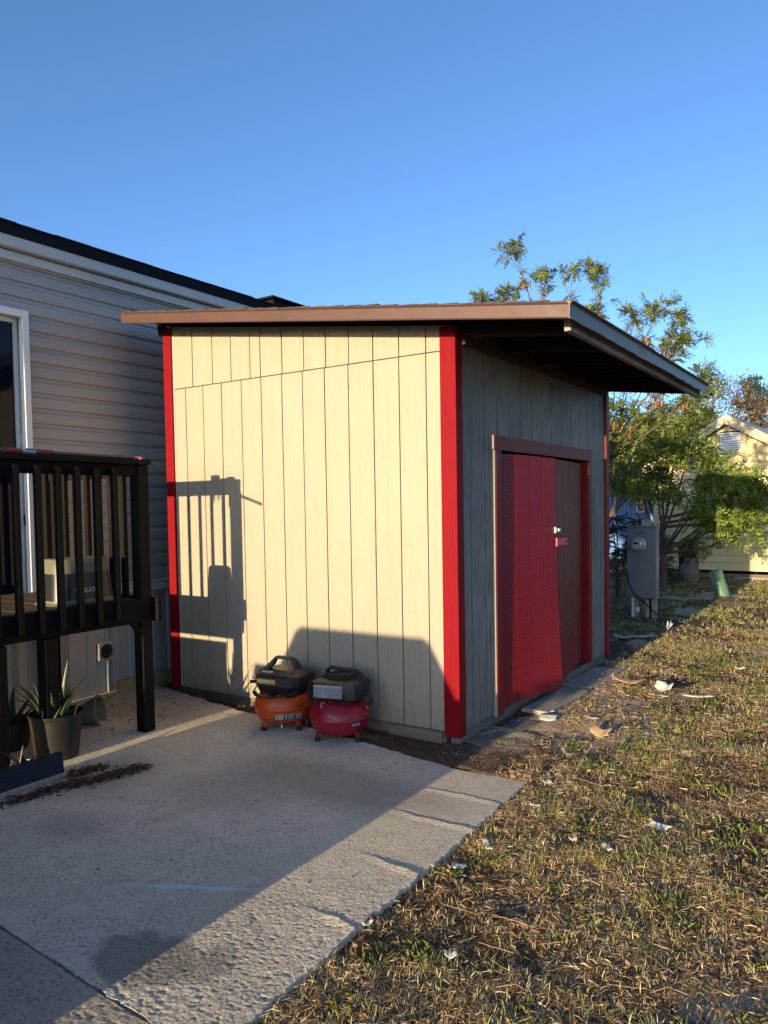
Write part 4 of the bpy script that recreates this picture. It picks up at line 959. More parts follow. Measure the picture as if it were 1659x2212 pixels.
# ---------------------------------------------------------------- METER BOX
M['meter'] = plain('grey_painted_steel', (.135, .15, .155), .45, var=.08, bump=.08, bs=20)
mbx = thing('electric_meter_box', 'grey electric meter box on timber posts beyond the shed', 'meter box', (-.35, 6.05, 0))
bx = box('cabinet', (-.20, -.07, .27), (.175, .10, 1.215), M['meter'], mbx, .006)
box('cover_panel', (-.198, -.076, .275), (.163, -.0705, .885), M['meter'], bx, .003); box('cover_panel', (-.198, -.078, .892), (.163, -.0705, 1.195), M['meter'], bx, .003)
box('lid', (-.205, -.085, 1.2155), (.18, .11, 1.228), M['meter'], bx, .003)
mt_ = MB(); mt_.lathe([(.098, 0), (.098, .02), (.085, .025)], 32); mt_.V = [(-.045+x, -.079-z, .99+y) for x, y, z in mt_.V]; ring = smoothshade(mt_.build('meter_ring', plain('meter_ring_metal', (.3, .31, .31), .4, .5), bx), 40)
q = NT('meter_glass'); q.out((.30, .31, .32), .08, spec=.7)
mt_ = MB(); mt_.lathe([(.082, 0), (.082, .06), (.070, .085), (.03, .095), (.004, .096)], 32); mt_.V = [(-.045+x, -.105-z, .99+y) for x, y, z in mt_.V]; dome = smoothshade(mt_.build('meter_dome', q.m, ring), 50)
box('meter_display', (-.085, -.2015, .995), (-.02, -.197, 1.02), M['darkhole'], ring, 0)
tg = box('maker_plate', (-.075, -.0805, 1.135), (.025, -.0785, 1.15), M['label_dk'], bx, .0005)
for i, x in enumerate((-.13, .06, .11)): box('post', (x-.045, .0+(.0 if i else .03), -.02), (x+.045, .09+(.0 if i else .03), .2685 if i != 1 else .2685), M['greyboard'], mbx, .005)
box('post', (-.06, .112, .0), (.06, .20, 1.31), M['greyboard'], mbx, .006)
cyl('conduit', (-.14, -.02, -.02), (-.14, -.02, .268), .022, M['white_alum'], mbx)
smoothshade(MB().tube([(-.19, -.085, .62), (-.185, -.09, .5), (-.12, -.11, .36), (.02, -.14, .24), (.14, -.16, .14), (.30, -.2, .02)], .010, 8).build('cable', M['rubber'], mbx), 60)
box('ground_block', (-.10, -.03, .08), (-.055, .0, .14), M['white'], mbx, .004)

# green pedestal
M['green'] = plain('green_pedestal_plastic', (.085, .17, .085), .38, var=.12)
pd_ = thing('cable_pedestal', 'leaning green cylindrical cable pedestal on the grass', 'pedestal', (.20, 8.62, -.03), rot=(math.radians(3), math.radians(-14), 0))
smoothshade(MB().lathe([(.108, 0), (.108, .26), (.103, .265), (.100, .27), (.100, .47), (.092, .49), (.06, .50), (.002, .502)], 36).build('dome', M['green'], pd_), 40)
smoothshade(MB().lathe([(.11, .255), (.112, .262), (.108, .27)], 36, caps=False).build('collar', M['green'], pd_), 40)
box('lock', (-.01, -.109, .285), (.012, -.099, .31), M['chrome'], pd_, .003); box('lock', (.02, -.106, .36), (.032, -.098, .375), M['darkhole'], pd_, .002)

# propane tank and black bin
tk = thing('gas_cylinder', 'dirty grey gas cylinder standing beside the yellow house', 'gas cylinder', (-.77, 10.85, .0))
q = NT('dirty_grey_tank_paint'); v = q.vec(); q.out(q.mix(q.ramp(q.noise(v, 14, 5, .7), [(.3, 0), (.65, 1)]), (.07, .065, .05), (.19, .18, .14)), .7)
smoothshade(MB().lathe([(.10, .02), (.155, .04), (.165, .09), (.165, .27), (.15, .34), (.10, .385), (.04, .40)], 28).build('body', q.m, tk), 50)
MB().lathe([(.12, .0), (.12, .035)], 24, caps=False).build('foot_ring', q.m, tk); MB().lathe([(.10, .375), (.10, .47), (.096, .47), (.096, .375)], 24, caps=False).build('collar', q.m, tk)
bn = thing('black_bin', 'tall black bin with rounded lid behind the gas cylinder', 'bin', (-.86, 11.2, 0))
loft('body', [sec(.15, .14, .04, 0), sec(.17, .16, .04, .62)], M['rubber'], bn); loft('lid', [sec(.178, .168, .05, .6205), sec(.178, .168, .05, .67), sec(.155, .145, .06, .76), sec(.10, .09, .06, .80)], M['black'], bn)

# ---------------------------------------------------------------- YELLOW HOUSE
M['yellow'] = plain('cream_yellow_siding_paint', (.60, .50, .24), .6, var=.06, bump=.15, bs=15)
M['yellowtrim'] = plain('stained_cream_trim', (.50, .44, .28), .6, var=.2)
yh = thing('yellow_house', 'small cream yellow gabled outbuilding behind the bushes', 'house', (-.30, 12.0, 0), math.radians(-3))
LW, RW = -1.42, 1.75
YB = .165
wall = box('wall', (LW+.01, .02, YB), (RW-.01, 4.5, 2.35), plain('shaded_gap_paint', (.10, .085, .05), .8), yh, 0)
sl_ = (3.17-2.30)/1.42
def gabz(x): return 3.06-.60*abs(x) if True else 0
prism('gable', [(LW+.01, 2.351), (RW-.01, 2.351), (RW-.01, gabz(RW)), (0, gabz(0)-.01), (LW+.01, gabz(LW))] if gabz(LW) > 2.36 else [(-1.15, 2.351), (1.15, 2.351), (0, gabz(0)-.01)], 1, .02, 4.5, M['yellow'], wall)
z = YB; k = 0
while z < 3.0:
    zt_ = z+.144; mx = (3.05-zt_)/.60; a = max(LW, -mx); b = min(RW, mx)
    if b-a > .15:
        segs = [(a, b)] if zt_ < 2.50 or z > 2.93 else [(a, -.20), (.46, b)]
        for s0, s1 in segs:
            if s1-s0 < .05: continue
            V = [(s0, .02, z), (s1, .02, z), (s1, -.014, z), (s0, -.014, z), (s0, .02, zt_), (s1, .02, zt_), (s1, .004, zt_), (s0, .004, zt_)]
            pyd('siding_course', V, [(3, 2, 1, 0), (4, 5, 6, 7), (0, 1, 5, 4), (3, 7, 6, 2), (0, 4, 7, 3), (1, 2, 6, 5)], M['yellow'], wall)
    z += .152; k += 1
# louvered vent
gv = box('gable_vent', (-.14, -.02, 2.53), (.25, -.005, 2.90), M['darkhole'], yh, 0)
for k in range(8): V = [(-.135, -.022, 2.545+k*.044), (.245, -.022, 2.545+k*.044), (.245, -.045, 2.535+k*.044), (-.135, -.045, 2.535+k*.044), (-.135, -.022, 2.573+k*.044), (.245, -.022, 2.573+k*.044), (.245, -.026, 2.573+k*.044), (-.135, -.026, 2.573+k*.044)]; pyd('louver', V, [(3, 2, 1, 0), (4, 5, 6, 7), (0, 1, 5, 4), (3, 7, 6, 2), (0, 4, 7, 3), (1, 2, 6, 5)], M['white'], gv)
for a, b in (((-.20, -.05, 2.48), (-.142, .0, 2.95)), ((.252, -.05, 2.46), (.34, .0, 2.98)), ((-.1415, -.05, 2.48), (.2515, .0, 2.528)), ((-.1415, -.05, 2.902), (.2515, .0, 2.95))): box('vent_casing', a, b, M['yellow'], gv, .003)
def rake(sx, L):
    x1 = sx*L; V = []
    for x, zt in ((0, 3.19), (x1, 3.19-.60*L)):
        V += [(x, -.20, zt), (x, -.165, zt), (x, -.165, zt-.15), (x, -.20, zt-.15)]
    return pyd('rake_board', V, [(0, 1, 2, 3), (7, 6, 5, 4), (0, 4, 5, 1), (1, 5, 6, 2), (2, 6, 7, 3), (3, 7, 4, 0)], M['yellowtrim'], yr)
yr = MB().add([(0, -.19, 3.225), (-1.62, -.19, 3.225-.6*1.62), (-1.62, 4.6, 3.225-.6*1.62), (0, 4.6, 3.225), (0, -.19, 3.195), (-1.62, -.19, 3.195-.6*1.62), (-1.62, 4.6, 3.195-.6*1.62), (0, 4.6, 3.195)], [(0, 1, 2, 3), (7, 6, 5, 4), (0, 4, 5, 1), (1, 5, 6, 2), (2, 6, 7, 3), (3, 7, 4, 0)]).add([(.001, -.19, 3.225), (1.95, -.19, 3.225-.6*1.95), (1.95, 4.6, 3.225-.6*1.95), (.001, 4.6, 3.225), (.001, -.19, 3.195), (1.95, -.19, 3.195-.6*1.95), (1.95, 4.6, 3.195-.6*1.95), (.001, 4.6, 3.195)], [(3, 2, 1, 0), (4, 5, 6, 7), (0, 1, 5, 4), (1, 2, 6, 5), (2, 3, 7, 6), (3, 0, 4, 7)]).build('roof', M['yellowtrim'], yh)
rake(-1, 1.60); rake(1, 1.93)
box('soffit', (-.01, -.1645, 3.02), (.01, .0, 3.03), M['yellowtrim'], yr, 0)
box('corner_board', (LW-.02, -.02, YB), (LW+.07, .02, 2.3), M['yellowtrim'], yh, .004)
box('base_timber', (-1.3, -.01, -.03), (RW, .09, .10), M['skid'], yh, .006); box('base_timber', (.15, -.14, -.03), (RW, -.015, .06), M['greyboard'], yh, .006)

# blue house in the distance
M['blue'] = plain('blue_wall_paint', (.07, .17, .42), .6, var=.08); M['bluewhite'] = plain('pale_blue_white_trim', (.45, .52, .66), .6)
bh = thing('blue_house', 'blue walled house with white trim seen under the tree', 'house', (-3.3, 16.6, 0))
bw = box('wall', (-4, 0, -.1), (2.2, 5, 2.3), M['blue'], bh, 0)
for i in range(34): 
    x = -1.2+i*.10
    if x < 2.1: box('wall_batten', (x, -.02, .45), (x+.012, -.001, 2.28), M['blue'], bw, 0)
box('corner_board', (.55, -.05, .2), (.90, -.021, 2.2), M['bluewhite'], bh, .01); wn = box('window', (-.02, -.06, 1.25), (.20, -.021, 1.85), M['bluewhite'], bh, .01); box('pane', (.02, -.066, 1.30), (.16, -.061, 1.80), M['glass'], wn, 0)
box('corner_board', (-.62, -.05, .2), (-.58, -.021, 2.2), M['bluewhite'], bh, .004)
prism('roof', [(-4.3, 2.3), (2.5, 2.3), (2.5, 2.42), (-.9, 3.5), (-4.3, 2.42)], 1, -.3, 5.3, M['blackroof'], bh)

# ---------------------------------------------------------------- FOLIAGE
def mesh_np(name, V, F, cols, mat, parent=None):
    V = np.asarray(V, np.float32); F = np.asarray(F, np.int32); k = F.shape[1]
    me = bpy.data.meshes.new(name); me.vertices.add(len(V)); me.vertices.foreach_set('co', V.ravel())
    me.loops.add(F.size); me.loops.foreach_set('vertex_index', F.ravel()); me.polygons.add(len(F))
    me.polygons.foreach_set('loop_start', np.arange(len(F), dtype=np.int32)*k); me.polygons.foreach_set('loop_total', np.full(len(F), k, np.int32)); me.update()
    at = me.color_attributes.new('Col', 'FLOAT_COLOR', 'POINT'); c4 = np.ones((len(V), 4), np.float32); c4[:, :3] = cols; at.data.foreach_set('color', c4.ravel())
    return link(name, me, mat, parent)
def unit(a): return a/np.maximum(np.linalg.norm(a, axis=-1, keepdims=True), 1e-9)
def leaves_np(P, D, L, W, cols, nrm=None):
    """pointed leaves: 6 verts / 2 quads, folded on the midrib. P base, D direction"""
    n = len(P); D = unit(D); r = rng.normal(size=(n, 3)) if nrm is None else nrm+rng.normal(size=(n, 3))*.35
    Sd = unit(np.cross(D, r)); Nn = np.cross(Sd, D); L = np.asarray(L).reshape(-1, 1); W = np.asarray(W).reshape(-1, 1)
    a = P; b = P+D*L*.5+Nn*L*-.03; c = P+D*L+Nn*L*-.12
    l1 = P+D*L*.28+Sd*W*.9+Nn*W*.25; l2 = P+D*L*.72+Sd*W*.7+Nn*W*.1; q1 = P+D*L*.28-Sd*W*.9+Nn*W*.25; q2 = P+D*L*.72-Sd*W*.7+Nn*W*.1
    V = np.stack([a, l1, l2, c, q2, q1], 1).reshape(-1, 3); i = np.arange(n)[:, None]*6
    F = np.concatenate([i+[0, 1, 2, 3], i+[0, 3, 4, 5]], 0); C = np.repeat(cols, 6, 0); return V, F, C
class Fol:
    def __init__(s): s.V = []; s.F = []; s.C = []; s.n = 0
    def add(s, V, F, C): s.V.append(V); s.F.append(F+s.n); s.C.append(C); s.n += len(V)
    def build(s, name, mat, par=None): return mesh_np(name, np.concatenate(s.V), np.concatenate(s.F), np.concatenate(s.C), mat, par)
def colvar(n, base, v=.25, yel=.0):
    b = np.asarray(base, float)[None, :]*(1+rng.normal(size=(n, 1))*v); b = b*(1+rng.normal(size=(n, 3))*.06); b[:, 0] += yel*rng.random(n)*b[:, 1]
    return np.clip(b, .004, .9)
def pinnate(fol, P, D, L, npair, ll, lw, base, v=.3):
    """compound leaves: rachis positions with leaflet pairs"""
    D = unit(D); n = len(P); r = rng.normal(size=(n, 3))*.5+np.array([0, 0, 1.]); Sd = unit(np.cross(D, r)); Nn = np.cross(Sd, D)
    cb = colvar(n, base, v, .25)
    for j in range(npair):
        t = (j+.6)/npair
        for sg in (1, -1):
            pp = P+D*(L*t)[:, None]-Nn*(L*t*t*.35)[:, None]; dd = D*.55+Sd*sg*.9-Nn*.12+rng.normal(size=(n, 3))*.12
            fol.add(*leaves_np(pp, dd, ll*(1.1-.35*abs(t-.5)*2)*(.85+.3*rng.random(n)), np.full(n, lw), cb*(1+rng.normal(size=(n, 1))*.08), Nn))
    fol.add(*leaves_np(P+D*L[:, None]*.98-Nn*(L*.35)[:, None], D, np.full(n, ll), np.full(n, lw), cb, Nn))
def limb(mb, p, d, L, r, n=6, wob=.15, up=.0):
    pts = [Vector(p)]; d = Vector(d).normalized(); rad = [r]
    for i in range(n):
        d = (d+Vector((random.gauss(0, wob), random.gauss(0, wob), random.gauss(0, wob)+up))).normalized(); pts.append(pts[-1]+d*(L/n)); rad.append(r*(1-.75*(i+1)/n))
    mb.tube(pts, rad, 6); return pts, d

# -- lacy tall tree rising behind the shed roof
def lacy_tree():
    t = thing('lacy_tree', 'feathery leaved tree with brown pods rising above the shed roof', 'tree', (-1.35, 6.9, 0))
    mb = MB(); base = Vector((0, 0, -.05)); fol = Fol(); pod = Fol()
    T, d_ = limb(mb, base, (-.12, -.05, 1), 2.0, .06, 6, .05)
    top = T[-1]
    def toW(x, y, z): return Vector((x+1.35, y-6.9, z))
    tips = [toW(-2.05, 5.9, 5.35), toW(-2.45, 5.6, 4.65), toW(-2.75, 5.4, 4.35), toW(-2.2, 5.9, 4.75), toW(-1.75, 6.1, 4.95), toW(-1.35, 6.3, 5.0), toW(-1.0, 6.5, 4.95), toW(-.62, 6.5, 4.35),
            toW(-.3, 6.6, 4.45), toW(.05, 6.6, 4.3), toW(.05, 6.7, 4.05), toW(-.1, 6.5, 3.55), toW(.3, 6.5, 3.55), toW(.35, 6.4, 3.3), toW(-3.1, 5.4, 4.0), toW(-1.6, 6.2, 4.4), toW(-.5, 6.7, 3.9), toW(-1.1, 6.4, 4.4), toW(-.55, 6.6, 2.95), toW(-.85, 6.3, 3.05), toW(.15, 6.3, 3.9), toW(-.2, 6.8, 3.7)]
    for q_ in [Vector((v.x-.05, v.y, v.z-(.20 if v.x < .9 else .32))) for v in tips]:
        st_ = T[random.choice([4, 5, 6])]; mid = (st_+q_)/2+Vector((random.uniform(-.2, .2), random.uniform(-.2, .2), random.uniform(-.25, .05)))
        pts = [st_.lerp(mid, s_/4) for s_ in range(4)]+[mid.lerp(q_, s_/5)+Vector((random.gauss(0, .02), random.gauss(0, .02), random.gauss(0, .02))) for s_ in range(6)]
        mb.tube(pts, [.014*(1-i/10.5)+.0025 for i in range(10)], 6)
        n = 10; ii = rng.integers(5, 10, n); P = np.array([list(pts[i]) for i in ii])+rng.normal(size=(n, 3))*.05
        D = rng.normal(size=(n, 3))+np.array([0, 0, .35]); tipP = np.array([list(q_)]*9); D2 = rng.normal(size=(9, 3))*.8+np.array([.1, 0, .7])
        for k in range(3):
            tw = q_+Vector((random.gauss(0, .16), random.gauss(0, .16), random.uniform(-.15, .10))); mb.tube([mid.lerp(q_, .6), mid.lerp(q_, .8)+Vector((0, 0, .02)), tw], [.006, .005, .002], 4)
            P = np.concatenate([P, np.array([list(tw)]*4)]); D = np.concatenate([D, rng.normal(size=(4, 3))+np.array([0, 0, .3])])
        P = np.concatenate([P, tipP]); D = np.concatenate([D, D2])
        # bipinnate: each leaf = several pinnae
        Du = unit(D); Sd = unit(np.cross(Du, rng.normal(size=D.shape)+[0, 0, 1.])); m_ = len(P)
        for s_ in (0.25, .6, .95):
            for sg in (1, -1):
                pinnate(fol, P+Du*.10*s_, Du*.6+Sd*sg*.8+rng.normal(size=P.shape)*.1, np.full(m_, .10), 5, .027, .0085, (.12, .17, .035), .3)
        if random.random() < .9:
            n = random.randint(6, 16); pp = np.array([list(mid.lerp(q_, .75))]*n)+rng.normal(size=(n, 3))*.06+[0, 0, .03]; pod.add(*leaves_np(pp, np.array([0, 0, -1.])+rng.normal(size=(n, 3))*.25, .10+.07*rng.random(n), np.full(n, .011), colvar(n, (.42, .17, .08), .3)))
    # low branch passing left of the tree with hanging leaves
    mb.build('trunk', M['bark'], t); fol.build('crown', M['leafcol'], t); o = pod.build('seed_pods', M['leafcol'], t); o['kind'] = 'stuff'
lacy_tree()

# -- broad leafy shrub tree in front of the yellow house
def shrub(name, label, loc, blobs, base, n_per, L=.16, ll=.055, lw=.013, npair=4, trunk=True, v=.3, cat='tree', h0=1.0, grp=None):
    t = thing(name, label, cat, loc, group=grp); fol = Fol(); mb = MB(); loc = Vector(loc)
    for bi, (cx, cy, cz, rx, ry, rz_, dens) in enumerate(blobs):
        c = np.array([cx-loc.x, cy-loc.y, cz-loc.z]); n = int(n_per*dens)
        # points towards the outer shell, clustered on twigs
        nt_ = max(6, n//14); tw = unit(rng.normal(size=(nt_, 3)))*(.55+.5*rng.random((nt_, 1))**.6); TP = c+tw*[rx, ry, rz_]
        idx = rng.integers(0, nt_, n); P = TP[idx]+rng.normal(size=(n, 3))*np.array([.09, .09, .07]); D = unit(tw[idx])*.7+rng.normal(size=(n, 3))*.7+[0, 0, .05]
        pinnate(fol, P, D, np.full(n, L)*(.7+.6*rng.random(n)), npair, ll, lw, base, v)
        if trunk:
            st_ = Vector((random.uniform(-.06, .06), random.uniform(-.06, .06), h0*random.uniform(.5, 1))); e = Vector(c); mid = (st_+e)/2+Vector((0, 0, -.12))
            mb.tube([st_, st_.lerp(mid, .5)+Vector((.02, 0, .02)), mid, mid.lerp(e, .5), e], [.028, .024, .02, .014, .008], 6)
            for k in range(0, nt_, 3): mb.tube([e, e.lerp(Vector(TP[k]), .5)+Vector((0, 0, -.02)), Vector(TP[k])], [.008, .005, .002], 4)
    if trunk: mb.tube([(0, 0, -.1), (.03, 0, h0*.3), (-.03, .02, h0*.7), (.02, 0, h0*1.05)], [.06, .05, .045, .035], 8); mb.build('trunk', M['bark'], t)
    fol.build('crown', M['leafcol'], t); return t
shrub('shrub_tree', 'spreading shrub tree with glossy pinnate leaves before the yellow house', (-.85, 9.1, 0),
      [(-1.25, 8.9, 2.05, .42, .4, .3, .9), (-.85, 9.1, 2.55, .45, .4, .35, 1.3), (-.45, 9.2, 2.3, .44, .34, .26, .9), (-.62, 9.4, 2.95, .35, .3, .28, .7), (-.1, 9.2, 2.0, .36, .34, .2, .9), (.35, 9.3, 1.78, .4, .34, .18, .9), (.75, 9.3, 1.8, .4, .34, .2, .8), (-.9, 9.0, 1.8, .44, .34, .26, .8), (-.35, 8.9, 1.62, .42, .3, .24, .8), (.2, 9.0, 1.42, .42, .3, .2, .9), (.7, 9.1, 1.42, .4, .3, .2, .8),
       (.1, 8.75, 1.15, .24, .2, .16, .5), (.55, 8.8, 1.1, .3, .25, .2, .6), (-.25, 8.8, .95, .22, .2, .16, .3), (1.1, 9.4, 1.7, .36, .3, .24, .7)],
      (.135, .215, .04), 185, .17, .066, .0165, 4, True, .3, h0=1.25)
shrub('bush', 'dense dark bush at the foot of the yellow house wall', (-1.05, 10.2, 0),
      [(-1.40, 10.3, .55, .36, .35, .42, 1.4), (-1.65, 10.1, .8, .4, .35, .4, 1.2), (-1.2, 10.3, .3, .24, .25, .22, .6)], (.04, .07, .02), 170, .15, .06, .014, 3, True, cat='bush', h0=.4)
# background hedges and trees
def tree(name, label, loc, blobs, base, n, ls, trunk_h, cat='tree', v=.35, W=.4, tr=.08, br=.5):
    t = thing(name, label, cat, loc); loc = Vector(loc); fol = Fol(); mb = MB()
    mb.tube([(0, 0, -.2), (.05*trunk_h, 0, trunk_h*.5), (0, 0, trunk_h)], [tr, tr*.8, tr*.6], 8)
    for cx, cy, cz, rx, ry, rz_, dens in blobs:
        c = np.array([cx, cy, cz]); k = int(n*dens); nt_ = max(8, k//26); tw = unit(rng.normal(size=(nt_, 3)))*(.35+.68*rng.random((nt_, 1))**.5); TP = c+tw*[rx, ry, rz_]
        idx = rng.integers(0, nt_, k); sp = ls*2.0*(rx+rz_)/2; P = TP[idx]+rng.normal(size=(k, 3))*max(rx, rz_)*.13; D = rng.normal(size=(k, 3))+[0, 0, .1]
        fol.add(*leaves_np(P, D, ls*(.7+.6*rng.random(k)), np.full(k, ls*W*.5), colvar(k, base, v, .2)))
        e = Vector(c); s0 = Vector((0, 0, trunk_h*.9)); mb.tube([s0, s0.lerp(e, .5), e], [tr*.5, tr*.35, tr*.12], 5)
        for j in range(0, nt_, max(1, nt_//14)): mb.tube([e, e.lerp(Vector(TP[j]), .55)+Vector((0, 0, -.03)), Vector(TP[j])], [tr*.14, tr*.08, tr*.03], 4)
    mb.build('trunk', M['bark'], t); fol.build('crown', M['leafcol'], t); return t
tree('hedge_tree', 'dense dark green tree against the shed edge with red berries', (-3.0, 12.8, 0), [(-.9, 0, 2.9, .9, .7, .7, 1.2), (.1, 0, 2.75, .8, .7, .7, 1.2), (.9, .1, 2.5, .7, .6, .6, 1.1), (0, 0, 2.35, 1.2, .7, .55, 1.3), (-1.2, 0, 2.4, 1.0, .7, .6, 1.1), (.95, .1, 2.15, .6, .6, .35, .6)], (.085, .125, .03), 3000, .10, 1.2, W=.45)
tree('hedge_tree', 'small dark conical tree poking above the hedge', (-3.15, 12.2, 0), [(0, 0, 3.2, .28, .28, .65, .5), (.05, 0, 2.6, .5, .4, .5, .6)], (.04, .075, .022), 2000, .09, 2.2)
tree('hedge_tree', 'pale yellow green tree left of the yellow house gable', (-2.3, 14.4, 0), [(.2, 0, 3.0, .7, .6, .5, .8), (.85, .2, 3.2, .55, .5, .5, .8), (-.5, 0, 2.6, .8, .6, .6, .9), (.5, 0, 2.3, .9, .6, .6, 1.0)], (.20, .26, .05), 2000, .12, 1.3)
tree('cypress', 'broad rusty brown cypress crown far behind the yellow house', (-3.9, 28.5, 0), [(-.9, 0, 5.0, 1.2, 1.1, 1.0, 1.0), (.4, 0, 5.6, 1.3, 1.1, 1.0, 1.2), (1.5, 0, 5.2, 1.0, 1.0, .9, .8), (.3, 0, 4.3, 2.0, 1.2, 1.0, 1.3), (-1.9, 0, 4.4, .9, .9, .9, .5), (2.3, 0, 4.5, .9, .9, .8, .6)], (.15, .11, .055), 1000, .12, 3.6, tr=.16)
tree('pine', 'small green flat topped pine right of the rusty cypress', (-2.6, 31.5, 0), [(0, 0, 6.5, .55, .5, .22, .3), (.25, 0, 6.1, .75, .6, .22, .4), (-.1, 0, 5.7, .8, .6, .22, .4), (.1, 0, 5.2, .7, .6, .25, .3), (0, 0, 4.7, .7, .6, .3, .3)], (.045, .085, .045), 1300, .14, 5.6, tr=.10)
tree('far_tree', 'brown twiggy treetops at the right edge far away', (-.9, 36, 0), [(-.3, 0, 4.6, 1.2, .9, .7, .8), (1.2, 0, 4.9, 1.0, .9, .7, .7), (2.4, 0, 5.3, 1.0, .8, .9, .8), (.8, 0, 4.0, 2.2, .9, .8, .9)], (.12, .075, .04), 1100, .17, 3.4, tr=.14)
tree('far_tree', 'greyish green thin tree far behind the hedge', (-7.4, 28, 0), [(0, 0, 4.4, 1.6, 1, 1.0, .8), (1.6, 0, 4.1, 1.2, .9, .8, .7), (-1.8, 0, 4.0, 1.3, .9, .9, .7)], (.10, .10, .055), 1200, .16, 3.0, tr=.12)
fw = Fol(); k = 26000; P = np.stack([rng.uniform(-40, 14, k), 42+rng.uniform(0, 6, k), .2+3.2*rng.random(k)**.8], 1); P[:, 2] *= .75+.5*fbm(P[:, 0]*.35, P[:, 0]*0, 4)
fw.add(*leaves_np(P, rng.normal(size=(k, 3)), .35+.2*rng.random(k), np.full(k, .09), colvar(k, (.05, .07, .03), .35)))
tag(fw.build('distant_wood', M['leafcol']), kind='stuff', label='low dark tree line along the horizon', cat='woodland')
# small rhododendron-like plant with strap leaves left of the meter box
sp2 = thing('strap_leaf_plant', 'dark drooping long leaved plant left of the meter box', 'plant', (-1.25, 7.9, 0)); fol = Fol(); mb = MB()
for (dx, dy, dz) in ((0, 0, 1.15), (.22, .1, 1.0), (-.25, .1, .95), (.1, -.1, .8), (-.1, .1, 1.3), (.3, 0, 1.25)):
    mb.tube([(0, 0, 0), (dx*.5, dy*.5, dz*.6), (dx, dy, dz)], [.014, .011, .008], 5); n = 16; a = rng.uniform(0, 6.28, n)
    fol.add(*leaves_np(np.array([[dx, dy, dz]]*n), np.stack([np.cos(a), np.sin(a), rng.uniform(-.9, .3, n)], 1), .2+.08*rng.random(n), np.full(n, .017), colvar(n, (.02, .045, .016), .3)))
mb.build('stem', M['bark'], sp2); fol.build('leaves', M['leafcol'], sp2)

# ---------------------------------------------------------------- GRASS, WEEDS, LITTER
def allowed(x, y):
    on_slab = (x < right_edge(y)+.0) & (y < far_edge(x)+.0)
    in_shed = (x > -2.7) & (x < .13) & (y > -.02) & (y < 3.15)
    strip = (x < .15) & (y < .02) & (y > far_edge(np.minimum(x, .7)))
    leafs = (x < .34) & (y > .5) & (y < 2.7)
    return ~(on_slab | in_shed | leafs) & ~((x < -2.4) & (y < 4.2))
def inview(x, y, pad=.12):
    dx = x-CAM.x; dy = y-CAM.y; l = dx*r2.x+dy*r2.y; dep = dx*Fw.x+dy*Fw.y
    return (dep > .8) & (np.abs(l) < dep*(.506+pad)+.2)
def greenness(x, y):
    g = sstep(.50, .64, fbm(x*1.5+9, y*1.5+2, 51))*.5+.42*sstep(2.0, 5.0, y)
    def bl(cx, cy, rx, ry): return np.exp(-(((x-cx)/rx)**2+((y-cy)/ry)**2))
    for a in ((1.0, .75, .18, .3), (.98, .15, .2, .2), (1.55, .1, .15, .15), (1.15, 1.6, .2, .3), (1.1, 3.6, .4, .6), (1.5, -.9, .15, .2), (1.55, 2.6, .3, .5), (1.05, -2.05, .12, .1), (1.7, -1.2, .14, .12), (1.35, -1.05, .1, .08)): g = np.maximum(g, 1.0*bl(*a))
    return np.clip(g, 0, 1)
def blades(n_tuft, xr, yr, bl_n, Lm, Wd, seed, wide=False):
    X = rng.uniform(*xr, n_tuft); Y = rng.uniform(*yr, n_tuft); ok = allowed(X, Y) & inview(X, Y) & (rng.random(n_tuft) > .93*sandiness(X, Y)**.8); X, Y = X[ok], Y[ok]
    keep = rng.random(len(X)) < .22+.78*sstep(.38, .6, fbm(X*2.6, Y*2.6, 77)); X, Y = X[keep], Y[keep]
    g = greenness(X, Y); isg = rng.random(len(X)) < g*(.45+.4*sstep(.5, 3.5, Y))+.04
    T = len(X); idx = np.repeat(np.arange(T), bl_n); n = len(idx)
    x = X[idx]+rng.normal(size=n)*.012; y = Y[idx]+rng.normal(size=n)*.012; z = gz(x, y)-.003
    az = rng.uniform(0, 2*np.pi, n); ln = np.clip(np.where(isg[idx], .85, 1.2)+rng.normal(size=n)*.42, .1, 1.65); hL = Lm*(.45+1.0*rng.random(n))*np.where(isg[idx], 1.05, .9)
    d = np.stack([np.cos(az)*np.sin(ln), np.sin(az)*np.sin(ln), np.cos(ln)], 1); s_ = np.stack([-np.sin(az), np.cos(az), np.zeros(n)], 1)*(Wd*(.6+.8*rng.random(n)))[:, None]
    p = np.stack([x, y, z], 1); droop = np.array([0, 0, -1.])*(hL*rng.uniform(.0, .30, n))[:, None]; curl = np.stack([np.cos(az+1.3), np.sin(az+1.3), np.zeros(n)], 1)*(hL*rng.normal(size=n)*.15)[:, None]
    m_ = p+d*hL[:, None]*.5; t = p+d*hL[:, None]+droop+curl; t[:, 2] = np.maximum(t[:, 2], gz(t[:, 0], t[:, 1])+.002)
    V = np.stack([p-s_*.7, p+s_*.7, m_+s_, m_-s_, t+s_*.15, t-s_*.15], 1).reshape(-1, 3); i = np.arange(n)[:, None]*6; F = np.concatenate([i+[0, 1, 2, 3], i+[3, 2, 4, 5]], 0)
    dry = np.array([(.70, .54, .29), (.54, .38, .19), (.78, .64, .38), (.30, .18, .09)])[rng.integers(0, 4, T)]; gr = np.array([(.20, .25, .06), (.32, .33, .08), (.13, .18, .045), (.42, .40, .13)])[rng.integers(0, 4, T)]
    c = np.where(isg[:, None], gr, dry)[idx]*(1+rng.normal(size=(n, 1))*.25); flip = rng.random(n) < .15; c[flip] = np.array([.36, .26, .13])
    return V, F, np.repeat(np.clip(c, .01, .8), 6, 0)
gf = Fol()
gf.add(*blades(44000, (.5, 3.6), (-3.0, .9), 9, .042, .0011, 1))
